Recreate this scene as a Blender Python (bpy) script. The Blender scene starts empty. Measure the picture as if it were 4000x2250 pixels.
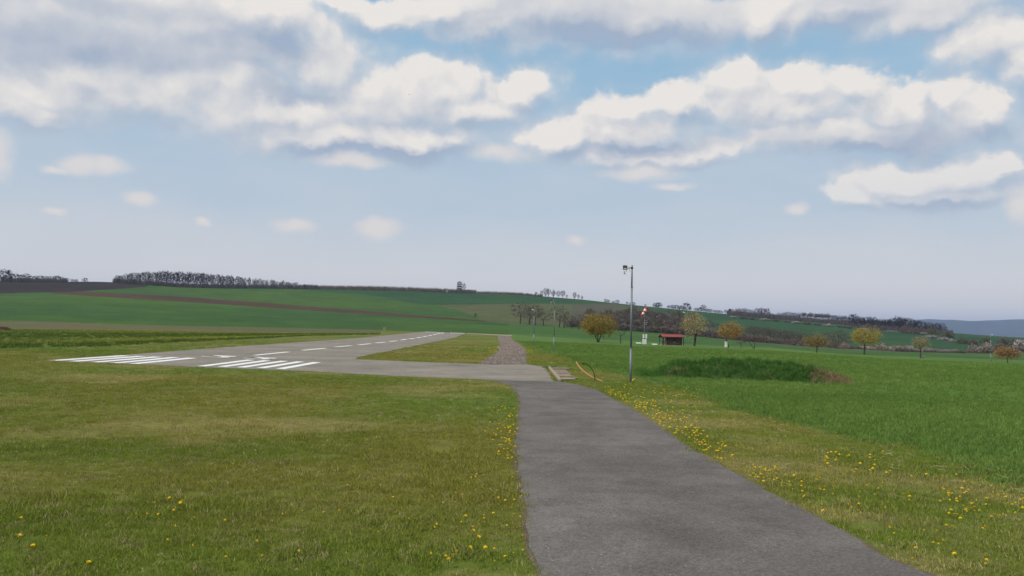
import bpy, math, random
import numpy as np
from mathutils import Vector, Matrix

SC = bpy.context.scene
COL = SC.collection
R = math.radians
random.seed(7)
RNG = np.random.default_rng(7)

# ----------------------------------------------------------------------------- camera
CAM_H, FPX = 1.8, 3000.0                      # eye height (m), focal length in photo pixels
PITCH, ROLL = R(2.815), R(1.2)
CAM_M = Matrix.Rotation(math.pi / 2 + PITCH, 4, 'X') @ Matrix.Rotation(ROLL, 4, 'Z')
cam_data = bpy.data.cameras.new('camera')
cam_data.sensor_width = 36.0
cam_data.lens = 36.0 * FPX / 4000.0
cam_data.clip_start, cam_data.clip_end = 0.1, 30000.0
cam = bpy.data.objects.new('camera', cam_data)
cam.matrix_world = Matrix.Translation((0, 0, CAM_H)) @ CAM_M
COL.objects.link(cam)
SC.camera = cam
CAM_R = np.array(CAM_M.to_3x3())


def ray(px, py):
    d = CAM_R @ np.array([(px - 2000.0) / FPX, -(py - 1125.0) / FPX, -1.0])
    return d / np.linalg.norm(d)


def az_el(px, py):
    d = ray(px, py)
    return math.atan2(d[0], d[1]), math.asin(d[2])


def project(P):
    """world points (n,3) -> photo pixels (n,2)"""
    q = (np.asarray(P, float) - np.array([0, 0, CAM_H])) @ CAM_R
    w = np.where(-q[:, 2] > 1e-3, -q[:, 2], np.nan)
    return np.stack([2000 + FPX * q[:, 0] / w, 1125 - FPX * q[:, 1] / w], 1)


# ----------------------------------------------------------------------------- render / exposure
SC.render.engine = 'CYCLES'
SC.cycles.use_denoising = True
SC.cycles.max_bounces = 5
SC.cycles.diffuse_bounces = 2
SC.cycles.glossy_bounces = 1
SC.cycles.transmission_bounces = 2
SC.cycles.transparent_max_bounces = 6
SC.cycles.volume_bounces = 0
SC.cycles.use_adaptive_sampling = True
SC.cycles.adaptive_threshold = 0.01
SC.cycles.sample_clamp_indirect = 5.0
SC.view_settings.view_transform = 'Standard'
SC.view_settings.look = 'None'
SC.view_settings.gamma = 1.0
SC.view_settings.exposure = 0.0
SC.view_settings.use_curve_mapping = False

# ----------------------------------------------------------------------------- sun
SUN_DIR = Vector((-0.62, -0.30, 0.72)).normalized()       # towards the sun: left, slightly behind, high
sun_data = bpy.data.lights.new('sun', 'SUN')
sun_data.energy = 3.0
sun_data.angle = R(1.5)
sun_data.color = (1.0, 0.95, 0.87)
sun = bpy.data.objects.new('sun', sun_data)
sun.rotation_euler = SUN_DIR.to_track_quat('Z', 'Y').to_euler()
COL.objects.link(sun)


# ----------------------------------------------------------------------------- node helper
class NT:
    def __init__(self, tree):
        self.t = tree

    def n(self, typ, **kw):
        nd = self.t.nodes.new(typ)
        for k, v in kw.items():
            setattr(nd, k, v)
        return nd

    def put(self, sock, v):
        if isinstance(v, bpy.types.NodeSocket):
            self.t.links.new(v, sock)
        elif v is not None:
            if sock.type == 'RGBA' and len(v) == 3:
                v = (*v, 1.0)
            sock.default_value = v

    def math(self, op, a, b=None, c=None, clamp=False):
        nd = self.n('ShaderNodeMath', operation=op, use_clamp=clamp)
        for s, v in zip(nd.inputs, (a, b, c)):
            self.put(s, v)
        return nd.outputs[0]

    def vmath(self, op, a, b=None, c=None):
        nd = self.n('ShaderNodeVectorMath', operation=op)
        for s, v in zip(nd.inputs, (a, b, c)):
            self.put(s, v)
        return nd.outputs['Value'] if op in ('DOT_PRODUCT', 'LENGTH') else nd.outputs['Vector']

    def rng(self, v, a, b, c=0.0, d=1.0, smooth=True):
        nd = self.n('ShaderNodeMapRange', interpolation_type='SMOOTHSTEP' if smooth else 'LINEAR')
        for s, x in zip(nd.inputs, (v, a, b, c, d)):
            self.put(s, x)
        return nd.outputs[0]

    def mix(self, f, a, b, blend='MIX'):
        nd = self.n('ShaderNodeMix', data_type='RGBA', blend_type=blend)
        self.put(nd.inputs[0], f)
        self.put(nd.inputs[6], a)
        self.put(nd.inputs[7], b)
        return nd.outputs[2]

    def noise(self, vec, scale, detail=4.0, rough=0.55, dist=0.0, color=False):
        nd = self.n('ShaderNodeTexNoise')
        self.put(nd.inputs['Vector'], vec)
        nd.inputs['Scale'].default_value = scale
        nd.inputs['Detail'].default_value = detail
        nd.inputs['Roughness'].default_value = rough
        nd.inputs['Distortion'].default_value = dist
        return nd.outputs['Color' if color else 'Fac']


def lin(r, g, b):
    f = lambda c: (c / 255 / 12.92) if c <= 10 else ((c / 255 + 0.055) / 1.055) ** 2.4
    return (f(r), f(g), f(b))


# ----------------------------------------------------------------------------- world: sky with clouds
# cloud masses: centre x, y and radii in photo pixels / 1.553, turned into azimuth and elevation
CLOUDS = [
    (40, 60, 560, 160), (460, 100, 420, 140), (260, 190, 480, 95), (660, 45, 190, 70), (90, 215, 260, 60), (345, 240, 190, 48), (60, 255, 150, 40),
    (560, 200, 230, 75), (820, 160, 105, 85), (700, 270, 260, 60), (960, 250, 200, 90), (1110, 215, 105, 75),
    (800, 330, 210, 50), (1020, 345, 170, 45), (1290, 222, 100, 42), (1180, 270, 150, 50),
    (960, 25, 150, 40), (1150, 20, 150, 40), (1230, 60, 130, 45), (1420, 45, 220, 72), (1640, 45, 210, 65), (1920, 30, 110, 50),
    (2080, 30, 210, 58), (2330, 20, 260, 55), (2480, 105, 120, 62), (2570, 150, 60, 50),
    (1850, 215, 90, 62), (2010, 208, 85, 55), (1950, 270, 230, 65), (2150, 222, 70, 46), (2250, 270, 180, 60), (2310, 235, 50, 40), (2400, 245, 80, 45),
    (2470, 280, 90, 50), (2150, 340, 360, 42), (1720, 260, 75, 46), (1560, 265, 110, 38), (1580, 320, 190, 55), (1400, 345, 105, 42), (1650, 380, 260, 30),
    (2330, 452, 160, 58), (2390, 435, 150, 48), (2505, 415, 75, 36), (2250, 455, 115, 54), (2150, 492, 75, 30), (2350, 490, 210, 30),
]
WISPS = [(205, 412, 66, 22), (265, 420, 66, 20), (150, 423, 48, 12), (338, 498, 46, 13), (730, 571, 62, 15), (950, 577, 54, 19), (1452, 608, 24, 12), (2004, 526, 40, 13),
         (135, 528, 38, 6), (1615, 432, 110, 16), (1690, 461, 60, 9), (-5, 380, 60, 46), (2575, 530, 55, 40), (1245, 390, 80, 18), (890, 402, 110, 15), (515, 552, 20, 10)]
DARKS = [(1500, 25, 430, 60), (330, 10, 420, 45), (2150, 0, 260, 30), (200, 85, 430, 85), (600, 110, 260, 40), (1560, 70, 330, 45), (2330, 10, 300, 30), (2180, 352, 330, 26), (1640, 372, 260, 20), (960, 378, 260, 20),
         (2430, 508, 170, 14), (720, 230, 120, 25)]


def blob_group(name, blobs, k):
    g = bpy.data.node_groups.new(name, 'ShaderNodeTree')
    g.interface.new_socket('Vector', in_out='INPUT', socket_type='NodeSocketVector')
    g.interface.new_socket('Value', in_out='OUTPUT', socket_type='NodeSocketFloat')
    t = NT(g)
    vin = t.n('NodeGroupInput').outputs[0]
    acc = None
    for (x, y, rx, ry) in blobs:
        a, e = az_el(x * 1.553, y * 1.553)
        a1, _ = az_el((x + rx) * 1.553, y * 1.553)
        _, e1 = az_el(x * 1.553, (y - ry) * 1.553)
        sa, se = 1.0 / (a1 - a), 1.0 / (e1 - e)
        v = t.vmath('MULTIPLY_ADD', vin, (sa, se, 0), (-a * sa, -e * se, 0))
        q = t.vmath('LENGTH', v)
        acc = q if acc is None else t.math('SMOOTH_MIN', acc, q, k)
    out = t.math('SUBTRACT', 1.0, acc)
    g.links.new(out, t.n('NodeGroupOutput').inputs[0])
    return g


world = bpy.data.worlds.new('World')
SC.world = world
world.use_nodes = True
world.node_tree.nodes.clear()
W = NT(world.node_tree)
sky = W.n('ShaderNodeTexSky', sky_type='NISHITA')
sky.sun_disc = False
sky.sun_elevation = math.asin(SUN_DIR.z)
sky.sun_rotation = math.atan2(SUN_DIR.x, SUN_DIR.y)
sky.air_density, sky.dust_density, sky.ozone_density = 1.0, 1.6, 1.5
gen = W.n('ShaderNodeTexCoord').outputs['Generated']
dirv = W.vmath('NORMALIZE', gen)
sep = W.n('ShaderNodeSeparateXYZ')
W.put(sep.inputs[0], dirv)
DX, DY, DZ = sep.outputs
az = W.math('ARCTAN2', DX, DY)
el = W.math('ARCSINE', DZ)
comb = W.n('ShaderNodeCombineXYZ')
W.put(comb.inputs[0], az)
W.put(comb.inputs[1], el)
uv = comb.outputs[0]
SKYK = 10.0                                         # background strength is 1/SKYK


def c10(*rgb):
    return tuple(SKYK * v for v in lin(*rgb))


gCloud = blob_group('cloud_masses', CLOUDS, 0.35)
gWisp = blob_group('small_clouds', [(x, y, rx * 0.95, ry * 1.35) for x, y, rx, ry in WISPS], 0.2)
gDark = blob_group('cloud_bases', DARKS, 0.5)
# generic cover outside the frame: noise on a flat cloud layer
den = W.math('ADD', W.math('MAXIMUM', DZ, 0.0), 0.12)
plane = W.n('ShaderNodeCombineXYZ')
W.put(plane.inputs[0], W.math('DIVIDE', DX, den))
W.put(plane.inputs[1], W.math('DIVIDE', DY, den))
gen_cov = W.math('MULTIPLY_ADD', W.noise(plane.outputs[0], 0.55, 3.0, 0.5), 5.0, -2.3)
inframe = W.math('MAXIMUM', W.math('DIVIDE', W.math('ABSOLUTE', az), 0.66), W.math('DIVIDE', el, 0.45))
outside = W.rng(inframe, 1.0, 1.25)


wv = W.vmath('MULTIPLY', uv, (1.0, 1.12, 1.0))
wn = W.vmath('SUBTRACT', W.noise(wv, 9.0, 5.0, 0.62, color=True), (0.5, 0.5, 0.5))
warped = W.vmath('MULTIPLY_ADD', wn, (0.085, 0.070, 0.0), uv)


drk = W.n('ShaderNodeGroup')
drk.node_tree = gDark
W.put(drk.inputs[0], warped)
dark = W.rng(drk.outputs[0], -0.55, 0.8)
calm = W.math('MULTIPLY_ADD', dark, -0.6, 1.0)


def density(shift, detail):
    grp = W.n('ShaderNodeGroup')
    grp.node_tree = gCloud
    vec, nv = warped, wv
    if shift:
        vec = W.vmath('ADD', warped, shift)
        nv = W.vmath('ADD', wv, shift)
    W.put(grp.inputs[0], vec)
    n1 = W.math('SUBTRACT', W.noise(nv, 12.0, detail, 0.62), 0.5)
    if not shift:
        global N1
        N1 = n1
    base = W.math('MINIMUM', grp.outputs[0], 0.75)
    mixn = W.n('ShaderNodeMix', data_type='FLOAT')
    W.put(mixn.inputs[0], outside)
    W.put(mixn.inputs[2], base)
    W.put(mixn.inputs[3], W.math('MINIMUM', gen_cov, 0.75))
    vo = W.n('ShaderNodeTexVoronoi', voronoi_dimensions='2D')
    W.put(vo.inputs['Vector'], W.vmath('MULTIPLY_ADD', wn, (0.05, 0.05, 0.0), nv))
    vo.inputs['Scale'].default_value = 21.0
    vo.inputs['Detail'].default_value = 1.6
    vo.inputs['Roughness'].default_value = 0.5
    bil = W.math('SUBTRACT', 0.42, vo.outputs['Distance'])
    d = W.math('MULTIPLY_ADD', W.math('MULTIPLY', n1, calm), 0.95, mixn.outputs[0])
    return W.math('MULTIPLY_ADD', W.math('MULTIPLY', bil, calm), 0.42, d)


d0 = density(None, 8.0)
d1 = density((-0.010, 0.020, 0.0), 4.0)
lit = W.math('SUBTRACT', d0, d1)
bright = W.rng(lit, -0.8, 0.8, 0.0, 1.0, smooth=False)
alpha = W.rng(d0, W.rng(bright, 0.35, 0.75, -1.05, -0.58), W.rng(bright, 0.35, 0.75, 0.55, -0.05))
puff = W.math('SUBTRACT', W.noise(wv, 6.0, 4.0, 0.55), 0.5)
shade = W.math('MULTIPLY_ADD', bright, 1.15, 0.10)
shade = W.math('MULTIPLY_ADD', puff, 0.6, shade)
shade = W.math('SUBTRACT', shade, W.math('MULTIPLY', dark, 0.50), clamp=True)
ccol = W.mix(shade, c10(164, 178, 199), c10(239, 234, 228))
# blue sky, paling into a lavender haze towards the horizon
hz = W.math('POWER', 2.718, W.math('MULTIPLY', W.math('MAXIMUM', el, 0.0), -4.2))
hz = W.math('MULTIPLY_ADD', hz, 0.62, W.rng(el, 0.16, 0.36, 0.40, 0.02))
veil = W.math('MULTIPLY_ADD', W.math('SUBTRACT', W.noise(W.vmath('MULTIPLY', uv, (1, 3, 1)), 5.0, 3.0), 0.5), 0.5, hz, clamp=True)
blue = W.mix(0.85, sky.outputs[0], c10(140, 188, 219))
clear = W.mix(veil, blue, c10(203, 210, 218))
clear = W.mix(W.rng(el, 0.17, 0.0), clear, c10(228, 225, 221))
amt = W.math('MULTIPLY', alpha, W.rng(el, 0.04, 0.24, 0.42, 0.97))
final = W.mix(amt, clear, ccol)
wsp = W.n('ShaderNodeGroup')
wsp.node_tree = gWisp
W.put(wsp.inputs[0], W.vmath('MULTIPLY_ADD', wn, (0.05, 0.04, 0.0), uv))
wa = W.rng(W.math('MULTIPLY_ADD', N1, 1.3, wsp.outputs[0]), -0.35, 0.75, 0.0, 0.8)
wa = W.math('MULTIPLY', wa, W.math('SUBTRACT', 1.0, outside))
final = W.mix(wa, final, c10(231, 224, 219))
bg = W.n('ShaderNodeBackground')
W.put(bg.inputs['Color'], final)
bg.inputs['Strength'].default_value = 1.0 / SKYK
W.t.links.new(bg.outputs[0], W.n('ShaderNodeOutputWorld').inputs['Surface'])
world.cycles.sampling_method = 'MANUAL'
world.cycles.sample_map_resolution = 512


# ============================================================================= helpers
def obj(name, me, mat=None, parent=None, loc=None, rot=None, kind=None, label=None, cat=None, group=None):
    o = bpy.data.objects.new(name, me)
    COL.objects.link(o)
    if mat is not None and me is not None and len(me.materials) == 0:
        for m in (mat if isinstance(mat, (list, tuple)) else [mat]):
            me.materials.append(m)
    if parent is not None:
        o.parent = parent
    if loc is not None:
        o.location = loc
    if rot is not None:
        o.rotation_euler = rot
    tag(o, label, cat, group, kind)
    return o


def tag(o, label=None, cat=None, group=None, kind=None):
    for k, v in (('label', label), ('category', cat), ('group', group), ('kind', kind)):
        if v:
            o[k] = v
    return o


def thing(name, label, cat, loc, rz=0.0, group=None):
    return obj(name, None, None, None, loc, (0, 0, rz), None, label, cat, group)


def copy_tree(root, loc, rz=0.0, scale=1.0, label=None, group=None):
    r = root.copy()
    COL.objects.link(r)
    r.location = loc
    r.rotation_euler = (0, 0, rz)
    r.scale = scale if isinstance(scale, tuple) else (scale,) * 3
    if label:
        r['label'] = label
    if group:
        r['group'] = group
    for ch in root.children:
        c = ch.copy()
        COL.objects.link(c)
        c.parent = r
        for g in ch.children:
            d = g.copy()
            COL.objects.link(d)
            d.parent = c
    return r


def mesh_np(name, V, F, smooth=False):
    """V (n,3); F (m,3) or (m,4) array"""
    V = np.asarray(V, np.float32)
    F = np.asarray(F, np.int32)
    me = bpy.data.meshes.new(name)
    k = F.shape[1]
    me.vertices.add(len(V))
    me.vertices.foreach_set('co', V.ravel())
    me.loops.add(F.size)
    me.loops.foreach_set('vertex_index', F.ravel())
    me.polygons.add(len(F))
    me.polygons.foreach_set('loop_start', np.arange(0, F.size, k, dtype=np.int32))
    if smooth:
        me.polygons.foreach_set('use_smooth', np.ones(len(F), bool))
    me.update(calc_edges=True)
    me.validate()
    return me


class MB:
    """collects shapes into one mesh"""
    def __init__(self):
        self.v, self.f, self.m = [], [], []

    def add(self, vs, fs, mi=0):
        b = len(self.v)
        self.v += [tuple(p) for p in vs]
        self.f += [tuple(i + b for i in f) for f in fs]
        self.m += [mi] * len(fs)
        return self

    def box(self, c, s, M=None, mi=0, bev=0.0):
        x, y, z = (a / 2 for a in s)
        if bev:
            vs, b = [], bev
            for sz in (-1, 1):
                for (sx, sy) in ((-1, -1), (1, -1), (1, 1), (-1, 1)):
                    vs += [(sx * (x - b), sy * (y - b), sz * z), (sx * x, sy * (y - b), sz * (z - b)), (sx * (x - b), sy * y, sz * (z - b))]
            vs = [Vector(p) for p in vs]
            if M:
                vs = [M @ p for p in vs]
            vs = [p + Vector(c) for p in vs]
            import bmesh
            bm = bmesh.new()
            for p in vs:
                bm.verts.new(p)
            bmesh.ops.convex_hull(bm, input=bm.verts[:])
            bm.verts.index_update()
            self.add([v.co[:] for v in bm.verts], [[v.index for v in f.verts] for f in bm.faces], mi)
            bm.free()
            return self
        vs = [Vector((sx * x, sy * y, sz * z)) for sz in (-1, 1) for sy in (-1, 1) for sx in (-1, 1)]
        if M:
            vs = [M @ p for p in vs]
        vs = [p + Vector(c) for p in vs]
        return self.add(vs, [(0, 2, 3, 1), (4, 5, 7, 6), (0, 1, 5, 4), (2, 6, 7, 3), (0, 4, 6, 2), (1, 3, 7, 5)], mi)

    def tube(self, pts, rad, n=8, mi=0, caps=True):
        pts = [Vector(p) for p in pts]
        rads = rad if isinstance(rad, (list, tuple)) else [rad] * len(pts)
        rings, up = [], None
        for i, p in enumerate(pts):
            d = (pts[min(i + 1, len(pts) - 1)] - pts[max(i - 1, 0)]).normalized()
            if up is None:
                a = Vector((1, 0, 0)) if abs(d.x) < 0.9 else Vector((0, 1, 0))
            else:
                a = up
            u = (a - d * a.dot(d)).normalized()
            up = u
            w = d.cross(u)
            rings.append([p + (u * math.cos(2 * math.pi * k / n) + w * math.sin(2 * math.pi * k / n)) * rads[i] for k in range(n)])
        vs = [q for r in rings for q in r]
        fs = [(i * n + k, i * n + (k + 1) % n, (i + 1) * n + (k + 1) % n, (i + 1) * n + k) for i in range(len(pts) - 1) for k in range(n)]
        if caps:
            fs += [tuple(range(n))[::-1], tuple((len(pts) - 1) * n + k for k in range(n))]
        return self.add(vs, fs, mi)

    def mesh(self, name, smooth=False):
        me = bpy.data.meshes.new(name)
        me.from_pydata(self.v, [], self.f)
        me.polygons.foreach_set('material_index', self.m)
        if smooth:
            me.polygons.foreach_set('use_smooth', [True] * len(self.f))
        me.update()
        return me

    def build(self, name, mat, parent=None, smooth=False, **kw):
        return obj(name, self.mesh(name, smooth), mat, parent, **kw)


def fbm(x, y, scale, octaves=4, seed=0, rough=0.5):
    """value noise, numpy, roughly 0..1"""
    x = np.asarray(x, float) / scale
    y = np.asarray(y, float) / scale
    tot, amp, norm = 0.0, 1.0, 0.0
    for o in range(octaves):
        xi, yi = np.floor(x).astype(np.int64), np.floor(y).astype(np.int64)
        fx, fy = x - xi, y - yi
        fx, fy = fx * fx * (3 - 2 * fx), fy * fy * (3 - 2 * fy)

        def h(a, b):
            n = (a * 374761393 + b * 668265263 + (seed + o) * 1442695041) & 0x7fffffff
            n = ((n ^ (n >> 13)) * 1274126177) & 0x7fffffff
            return ((n ^ (n >> 16)) & 0xffff) / 65535.0
        v = (h(xi, yi) * (1 - fx) + h(xi + 1, yi) * fx) * (1 - fy) + (h(xi, yi + 1) * (1 - fx) + h(xi + 1, yi + 1) * fx) * fy
        tot = tot + v * amp
        norm += amp
        amp *= rough
        x, y = x * 2.03 + 17.1, y * 2.03 + 5.7
    return tot / norm


# ----------------------------------------------------------------------------- materials
MATS = {}


def mat_simple(name, col, rough=0.7, metal=0.0, var=0.12, scale=8.0, bump=0.0, spec=0.35):
    m = bpy.data.materials.new(name)
    m.use_nodes = True
    t = NT(m.node_tree)
    b = m.node_tree.nodes['Principled BSDF']
    co = t.n('ShaderNodeTexCoord').outputs['Object']
    nz = t.noise(co, scale, 5.0, 0.6)
    f = t.rng(nz, 0.25, 0.75, 1 - var, 1 + var, smooth=False)
    mul = t.n('ShaderNodeVectorMath', operation='SCALE')
    mul.inputs[0].default_value = col
    t.put(mul.inputs['Scale'], f)
    t.put(b.inputs['Base Color'], mul.outputs[0])
    b.inputs['Roughness'].default_value = rough
    b.inputs['Metallic'].default_value = metal
    b.inputs['Specular IOR Level'].default_value = spec
    if bump:
        bp = t.n('ShaderNodeBump')
        bp.inputs['Strength'].default_value = bump
        bp.inputs['Distance'].default_value = 0.02
        t.put(bp.inputs['Height'], t.noise(co, scale * 4, 4.0))
        t.put(b.inputs['Normal'], bp.outputs[0])
    MATS[name] = m
    return m


def mat_field(name, c1, c2, s1, s2, c3=None, attr=None, fine=3.0, bump=0.25, lines=None):
    """ground cover: two tones mixed by broad noise, finer mottling, optional colour attribute"""
    m = bpy.data.materials.new(name)
    m.use_nodes = True
    t = NT(m.node_tree)
    b = m.node_tree.nodes['Principled BSDF']
    pos = t.n('ShaderNodeNewGeometry').outputs['Position']
    a = t.rng(t.noise(pos, s1, 5.0, 0.6), 0.33, 0.67)
    base = t.mix(a, c1, c2)
    if attr:
        at = t.n('ShaderNodeAttribute', attribute_name=attr)
        base = at.outputs['Color']
    if c3:
        base = t.mix(t.rng(t.noise(pos, s2 * 0.6, 6.0, 0.65), 0.52, 0.72), base, c3)
    f1 = t.rng(t.noise(pos, s2, 6.0, 0.7), 0.25, 0.75, 0.72, 1.28, smooth=False)
    f2 = t.rng(t.noise(pos, fine, 4.0, 0.7), 0.25, 0.75, 0.78, 1.22, smooth=False)
    f = t.math('MULTIPLY', f1, f2)
    if lines:
        ang, per, amt = lines
        w = t.n('ShaderNodeTexWave', wave_type='BANDS', bands_direction='X')
        mp = t.n('ShaderNodeMapping')
        mp.inputs['Rotation'].default_value = (0, 0, ang)
        t.put(mp.inputs['Vector'], pos)
        t.put(w.inputs['Vector'], mp.outputs[0])
        w.inputs['Scale'].default_value = 1.0 / per
        w.inputs['Distortion'].default_value = 1.5
        w.inputs['Detail'].default_value = 2.0
        w.inputs['Detail Scale'].default_value = 0.3
        f = t.math('MULTIPLY', f, t.rng(w.outputs[1], 0.0, 1.0, 1 - amt, 1 + amt * 0.6))
    sc = t.n('ShaderNodeVectorMath', operation='SCALE')
    t.put(sc.inputs[0], base)
    t.put(sc.inputs['Scale'], f)
    t.put(b.inputs['Base Color'], sc.outputs[0])
    b.inputs['Roughness'].default_value = 0.95
    b.inputs['Specular IOR Level'].default_value = 0.08
    if bump:
        bp = t.n('ShaderNodeBump')
        bp.inputs['Strength'].default_value = bump
        bp.inputs['Distance'].default_value = 0.08
        t.put(bp.inputs['Height'], t.noise(pos, fine * 1.5, 5.0, 0.7))
        t.put(b.inputs['Normal'], bp.outputs[0])
    MATS[name] = m
    return m


def mat_blade(name, attr=True, col=(0.1, 0.14, 0.03), var=0.35, trans=0.25):
    """thin leaf or blade: diffuse with some light passing through, varied blade by blade"""
    m = bpy.data.materials.new(name)
    m.use_nodes = True
    t = NT(m.node_tree)
    m.node_tree.nodes.clear()
    if attr:
        at = t.n('ShaderNodeAttribute', attribute_name='tint', attribute_type='INSTANCER')
        c = at.outputs['Color']
    else:
        c = col
    rnd = t.n('ShaderNodeNewGeometry').outputs['Random Per Island']
    sc = t.n('ShaderNodeVectorMath', operation='SCALE')
    t.put(sc.inputs[0], c)
    t.put(sc.inputs['Scale'], t.rng(rnd, 0, 1, 1 - var, 1 + var, smooth=False))
    d = t.n('ShaderNodeBsdfDiffuse')
    t.put(d.inputs['Color'], sc.outputs[0])
    tr = t.n('ShaderNodeBsdfTranslucent')
    t.put(tr.inputs['Color'], sc.outputs[0])
    mx = t.n('ShaderNodeMixShader')
    mx.inputs[0].default_value = trans
    t.t.links.new(d.outputs[0], mx.inputs[1])
    t.t.links.new(tr.outputs[0], mx.inputs[2])
    t.t.links.new(mx.outputs[0], t.n('ShaderNodeOutputMaterial').inputs[0])
    MATS[name] = m
    return m


# ============================================================================= terrain
# control columns: photo column -> list of (distance, height) ; ('y', photo row seen at that distance) or ('z', height)
TCOLS = {
    0: [(60, 'z', 0), (150, 'z', 0), (230, 'y', 1254), (600, 'y', 1147), (760, 'y', 1097)],
    440: [(60, 'z', 0), (170, 'z', 0), (235, 'y', 1266), (620, 'y', 1134), (760, 'y', 1101)],
    700: [(60, 'z', 0), (180, 'z', 0), (240, 'y', 1271), (600, 'y', 1160), (760, 'y', 1120)],
    1000: [(60, 'z', 0), (190, 'z', 0), (240, 'y', 1278), (580, 'y', 1182), (760, 'y', 1124)],
    1500: [(60, 'z', 0), (205, 'z', 0), (250, 'y', 1289), (540, 'y', 1205), (770, 'y', 1131)],
    2000: [(60, 'z', 0), (205, 'z', 0), (380, 'y', 1266), (550, 'y', 1195), (770, 'y', 1148)],
    2300: [(60, 'z', 0), (170, 'z', -0.35), (230, 'y', 1310), (360, 'y', 1280), (520, 'y', 1215), (760, 'y', 1172)],
    2500: [(60, 'z', 0), (150, 'y', 1341), (230, 'y', 1320), (350, 'y', 1293), (500, 'y', 1240), (750, 'y', 1194)],
    3000: [(60, 'z', 0), (150, 'y', 1358), (330, 'y', 1345), (480, 'y', 1300), (720, 'y', 1240)],
    3500: [(50, 'z', 0), (150, 'y', 1395), (330, 'y', 1372), (450, 'y', 1337), (700, 'y', 1286)],
    4000: [(50, 'z', 0), (150, 'y', 1416), (330, 'y', 1388), (450, 'y', 1362), (700, 'y', 1320)],
}
_taz, _tz = [], []
RS = np.concatenate([np.linspace(0, 200, 101)[:-1], np.linspace(200, 900, 176)[:-1], np.geomspace(900, 9000, 30)])
for cx, pts in TCOLS.items():
    rr, zz = [0.0], [0.0]
    for (r, k, v) in pts:
        e = az_el(cx, v)[1] if k == 'y' else None
        rr.append(r)
        zz.append(v if k == 'z' else CAM_H + math.tan(e) * r)
    top = rr[-1]
    rr += [top + 40, top + 300, 2500, 9000]
    zz += [zz[-1] + 0.3, zz[-1] - 16, -24, -24]
    _taz.append(az_el(cx, 1280)[0])
    _tz.append(np.interp(RS, rr, zz))
_taz = np.array(_taz)
_tz = np.array(_tz)
AZG = np.linspace(-0.75, 0.75, 301)
TG = np.stack([np.interp(AZG, _taz, _tz[:, j]) for j in range(len(RS))], 1)
_ker = np.exp(-np.linspace(-2, 2, 13) ** 2)
_ker /= _ker.sum()
TG = np.apply_along_axis(lambda a: np.convolve(np.pad(a, 6, 'edge'), _ker, 'valid'), 0, TG)
_ker2 = np.exp(-np.linspace(-2, 2, 9) ** 2)
_ker2 /= _ker2.sum()
TG2 = np.apply_along_axis(lambda a: np.convolve(np.pad(a, 4, 'edge'), _ker2, 'valid'), 1, TG)
_wr = np.clip((RS - 60) / 40, 0, 1) * np.clip((860 - RS) / 40, 0, 1)
TG = TG * (1 - _wr) + TG2 * _wr


def terrain(x, y):
    x, y = np.asarray(x, float), np.asarray(y, float)
    r = np.hypot(x, y)
    a = np.clip(np.arctan2(x, y), AZG[0], AZG[-1])
    ai = np.clip((a - AZG[0]) / (AZG[1] - AZG[0]), 0, len(AZG) - 1.001)
    i0 = ai.astype(int)
    fa = ai - i0
    ri = np.clip(np.interp(r, RS, np.arange(len(RS))), 0, len(RS) - 1.001)
    j0 = ri.astype(int)
    fr = ri - j0
    z = (TG[i0, j0] * (1 - fa) + TG[i0 + 1, j0] * fa) * (1 - fr) + (TG[i0, j0 + 1] * (1 - fa) + TG[i0 + 1, j0 + 1] * fa) * fr
    return z


def tz(x, y):
    return float(terrain(np.array([x]), np.array([y]))[0])


_rm = np.concatenate([np.arange(3, 60, 0.05), np.arange(60, 900, 0.25)])


def on_ground(px, py, rmax=900.0):
    """where the sight line of a photo pixel meets the terrain"""
    d = ray(px, py)
    h = math.hypot(d[0], d[1])
    X, Y, Z = d[0] / h * _rm, d[1] / h * _rm, CAM_H + d[2] / h * _rm
    hit = np.nonzero((Z <= terrain(X, Y)) & (_rm <= rmax))[0]
    i = hit[0] if len(hit) else np.argmin(np.abs(_rm - min(rmax, 760)))
    x, y = float(X[i]), float(Y[i])
    return Vector((x, y, tz(x, y)))


def at_range(px, r, py=1280):
    a = az_el(px, py)[0]
    x, y = math.sin(a) * r, math.cos(a) * r
    return Vector((x, y, tz(x, y)))


def ppm(p):
    """photo pixels per metre at a point"""
    return FPX / max(p.y, 1.0)


def PL(pts):
    a = np.array(pts, float)
    return a[:, 0], a[:, 1]


def S(pts):
    """points measured on the 2576-wide view -> photo pixels"""
    return [(x * 1.5528, y * 1.5528) for x, y in pts]


def line(pts, x):
    a, b = PL(pts)
    return np.interp(x, a, b)


# boundaries between fields, in photo pixels
B_rough0 = [(-1500, 1366), (0, 1362), (400, 1355), (700, 1338), (1000, 1324), (1200, 1312), (1490, 1306), (1500, 1200)]
B_rough1 = [(-1500, 1286), (0, 1286), (500, 1290), (800, 1296), (1100, 1300), (1490, 1301), (1500, 1200)]
B_fallow = [(-1500, 1240), (0, 1252), (250, 1257), (500, 1269), (1000, 1279), (1500, 1291), (1510, 1200)]
B_strip0 = [(0, 1147), (200, 1147), (700, 1178), (1000, 1198), (1400, 1226), (1900, 1258)]
B_strip1 = [(0, 1147), (310, 1137), (700, 1158), (1000, 1180), (1400, 1212), (1900, 1253)]
B_track = [(-1500, 1160), (0, 1147), (310, 1138), (570, 1121), (600, 1100)]
B_dark = [(1100, 1126), (1400, 1147), (1500, 1160), (1620, 1186), (1720, 1191), (2000, 1187), (2400, 1187), (2600, 1222), (2800, 1282), (3000, 1312), (3300, 1352), (3500, 1362), (3770, 1377), (6000, 1377)]
B_hedge = [(1900, 1262), (2000, 1265), (2400, 1285), (2700, 1312), (3000, 1344), (3300, 1367), (3770, 1381), (6000, 1384)]
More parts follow.
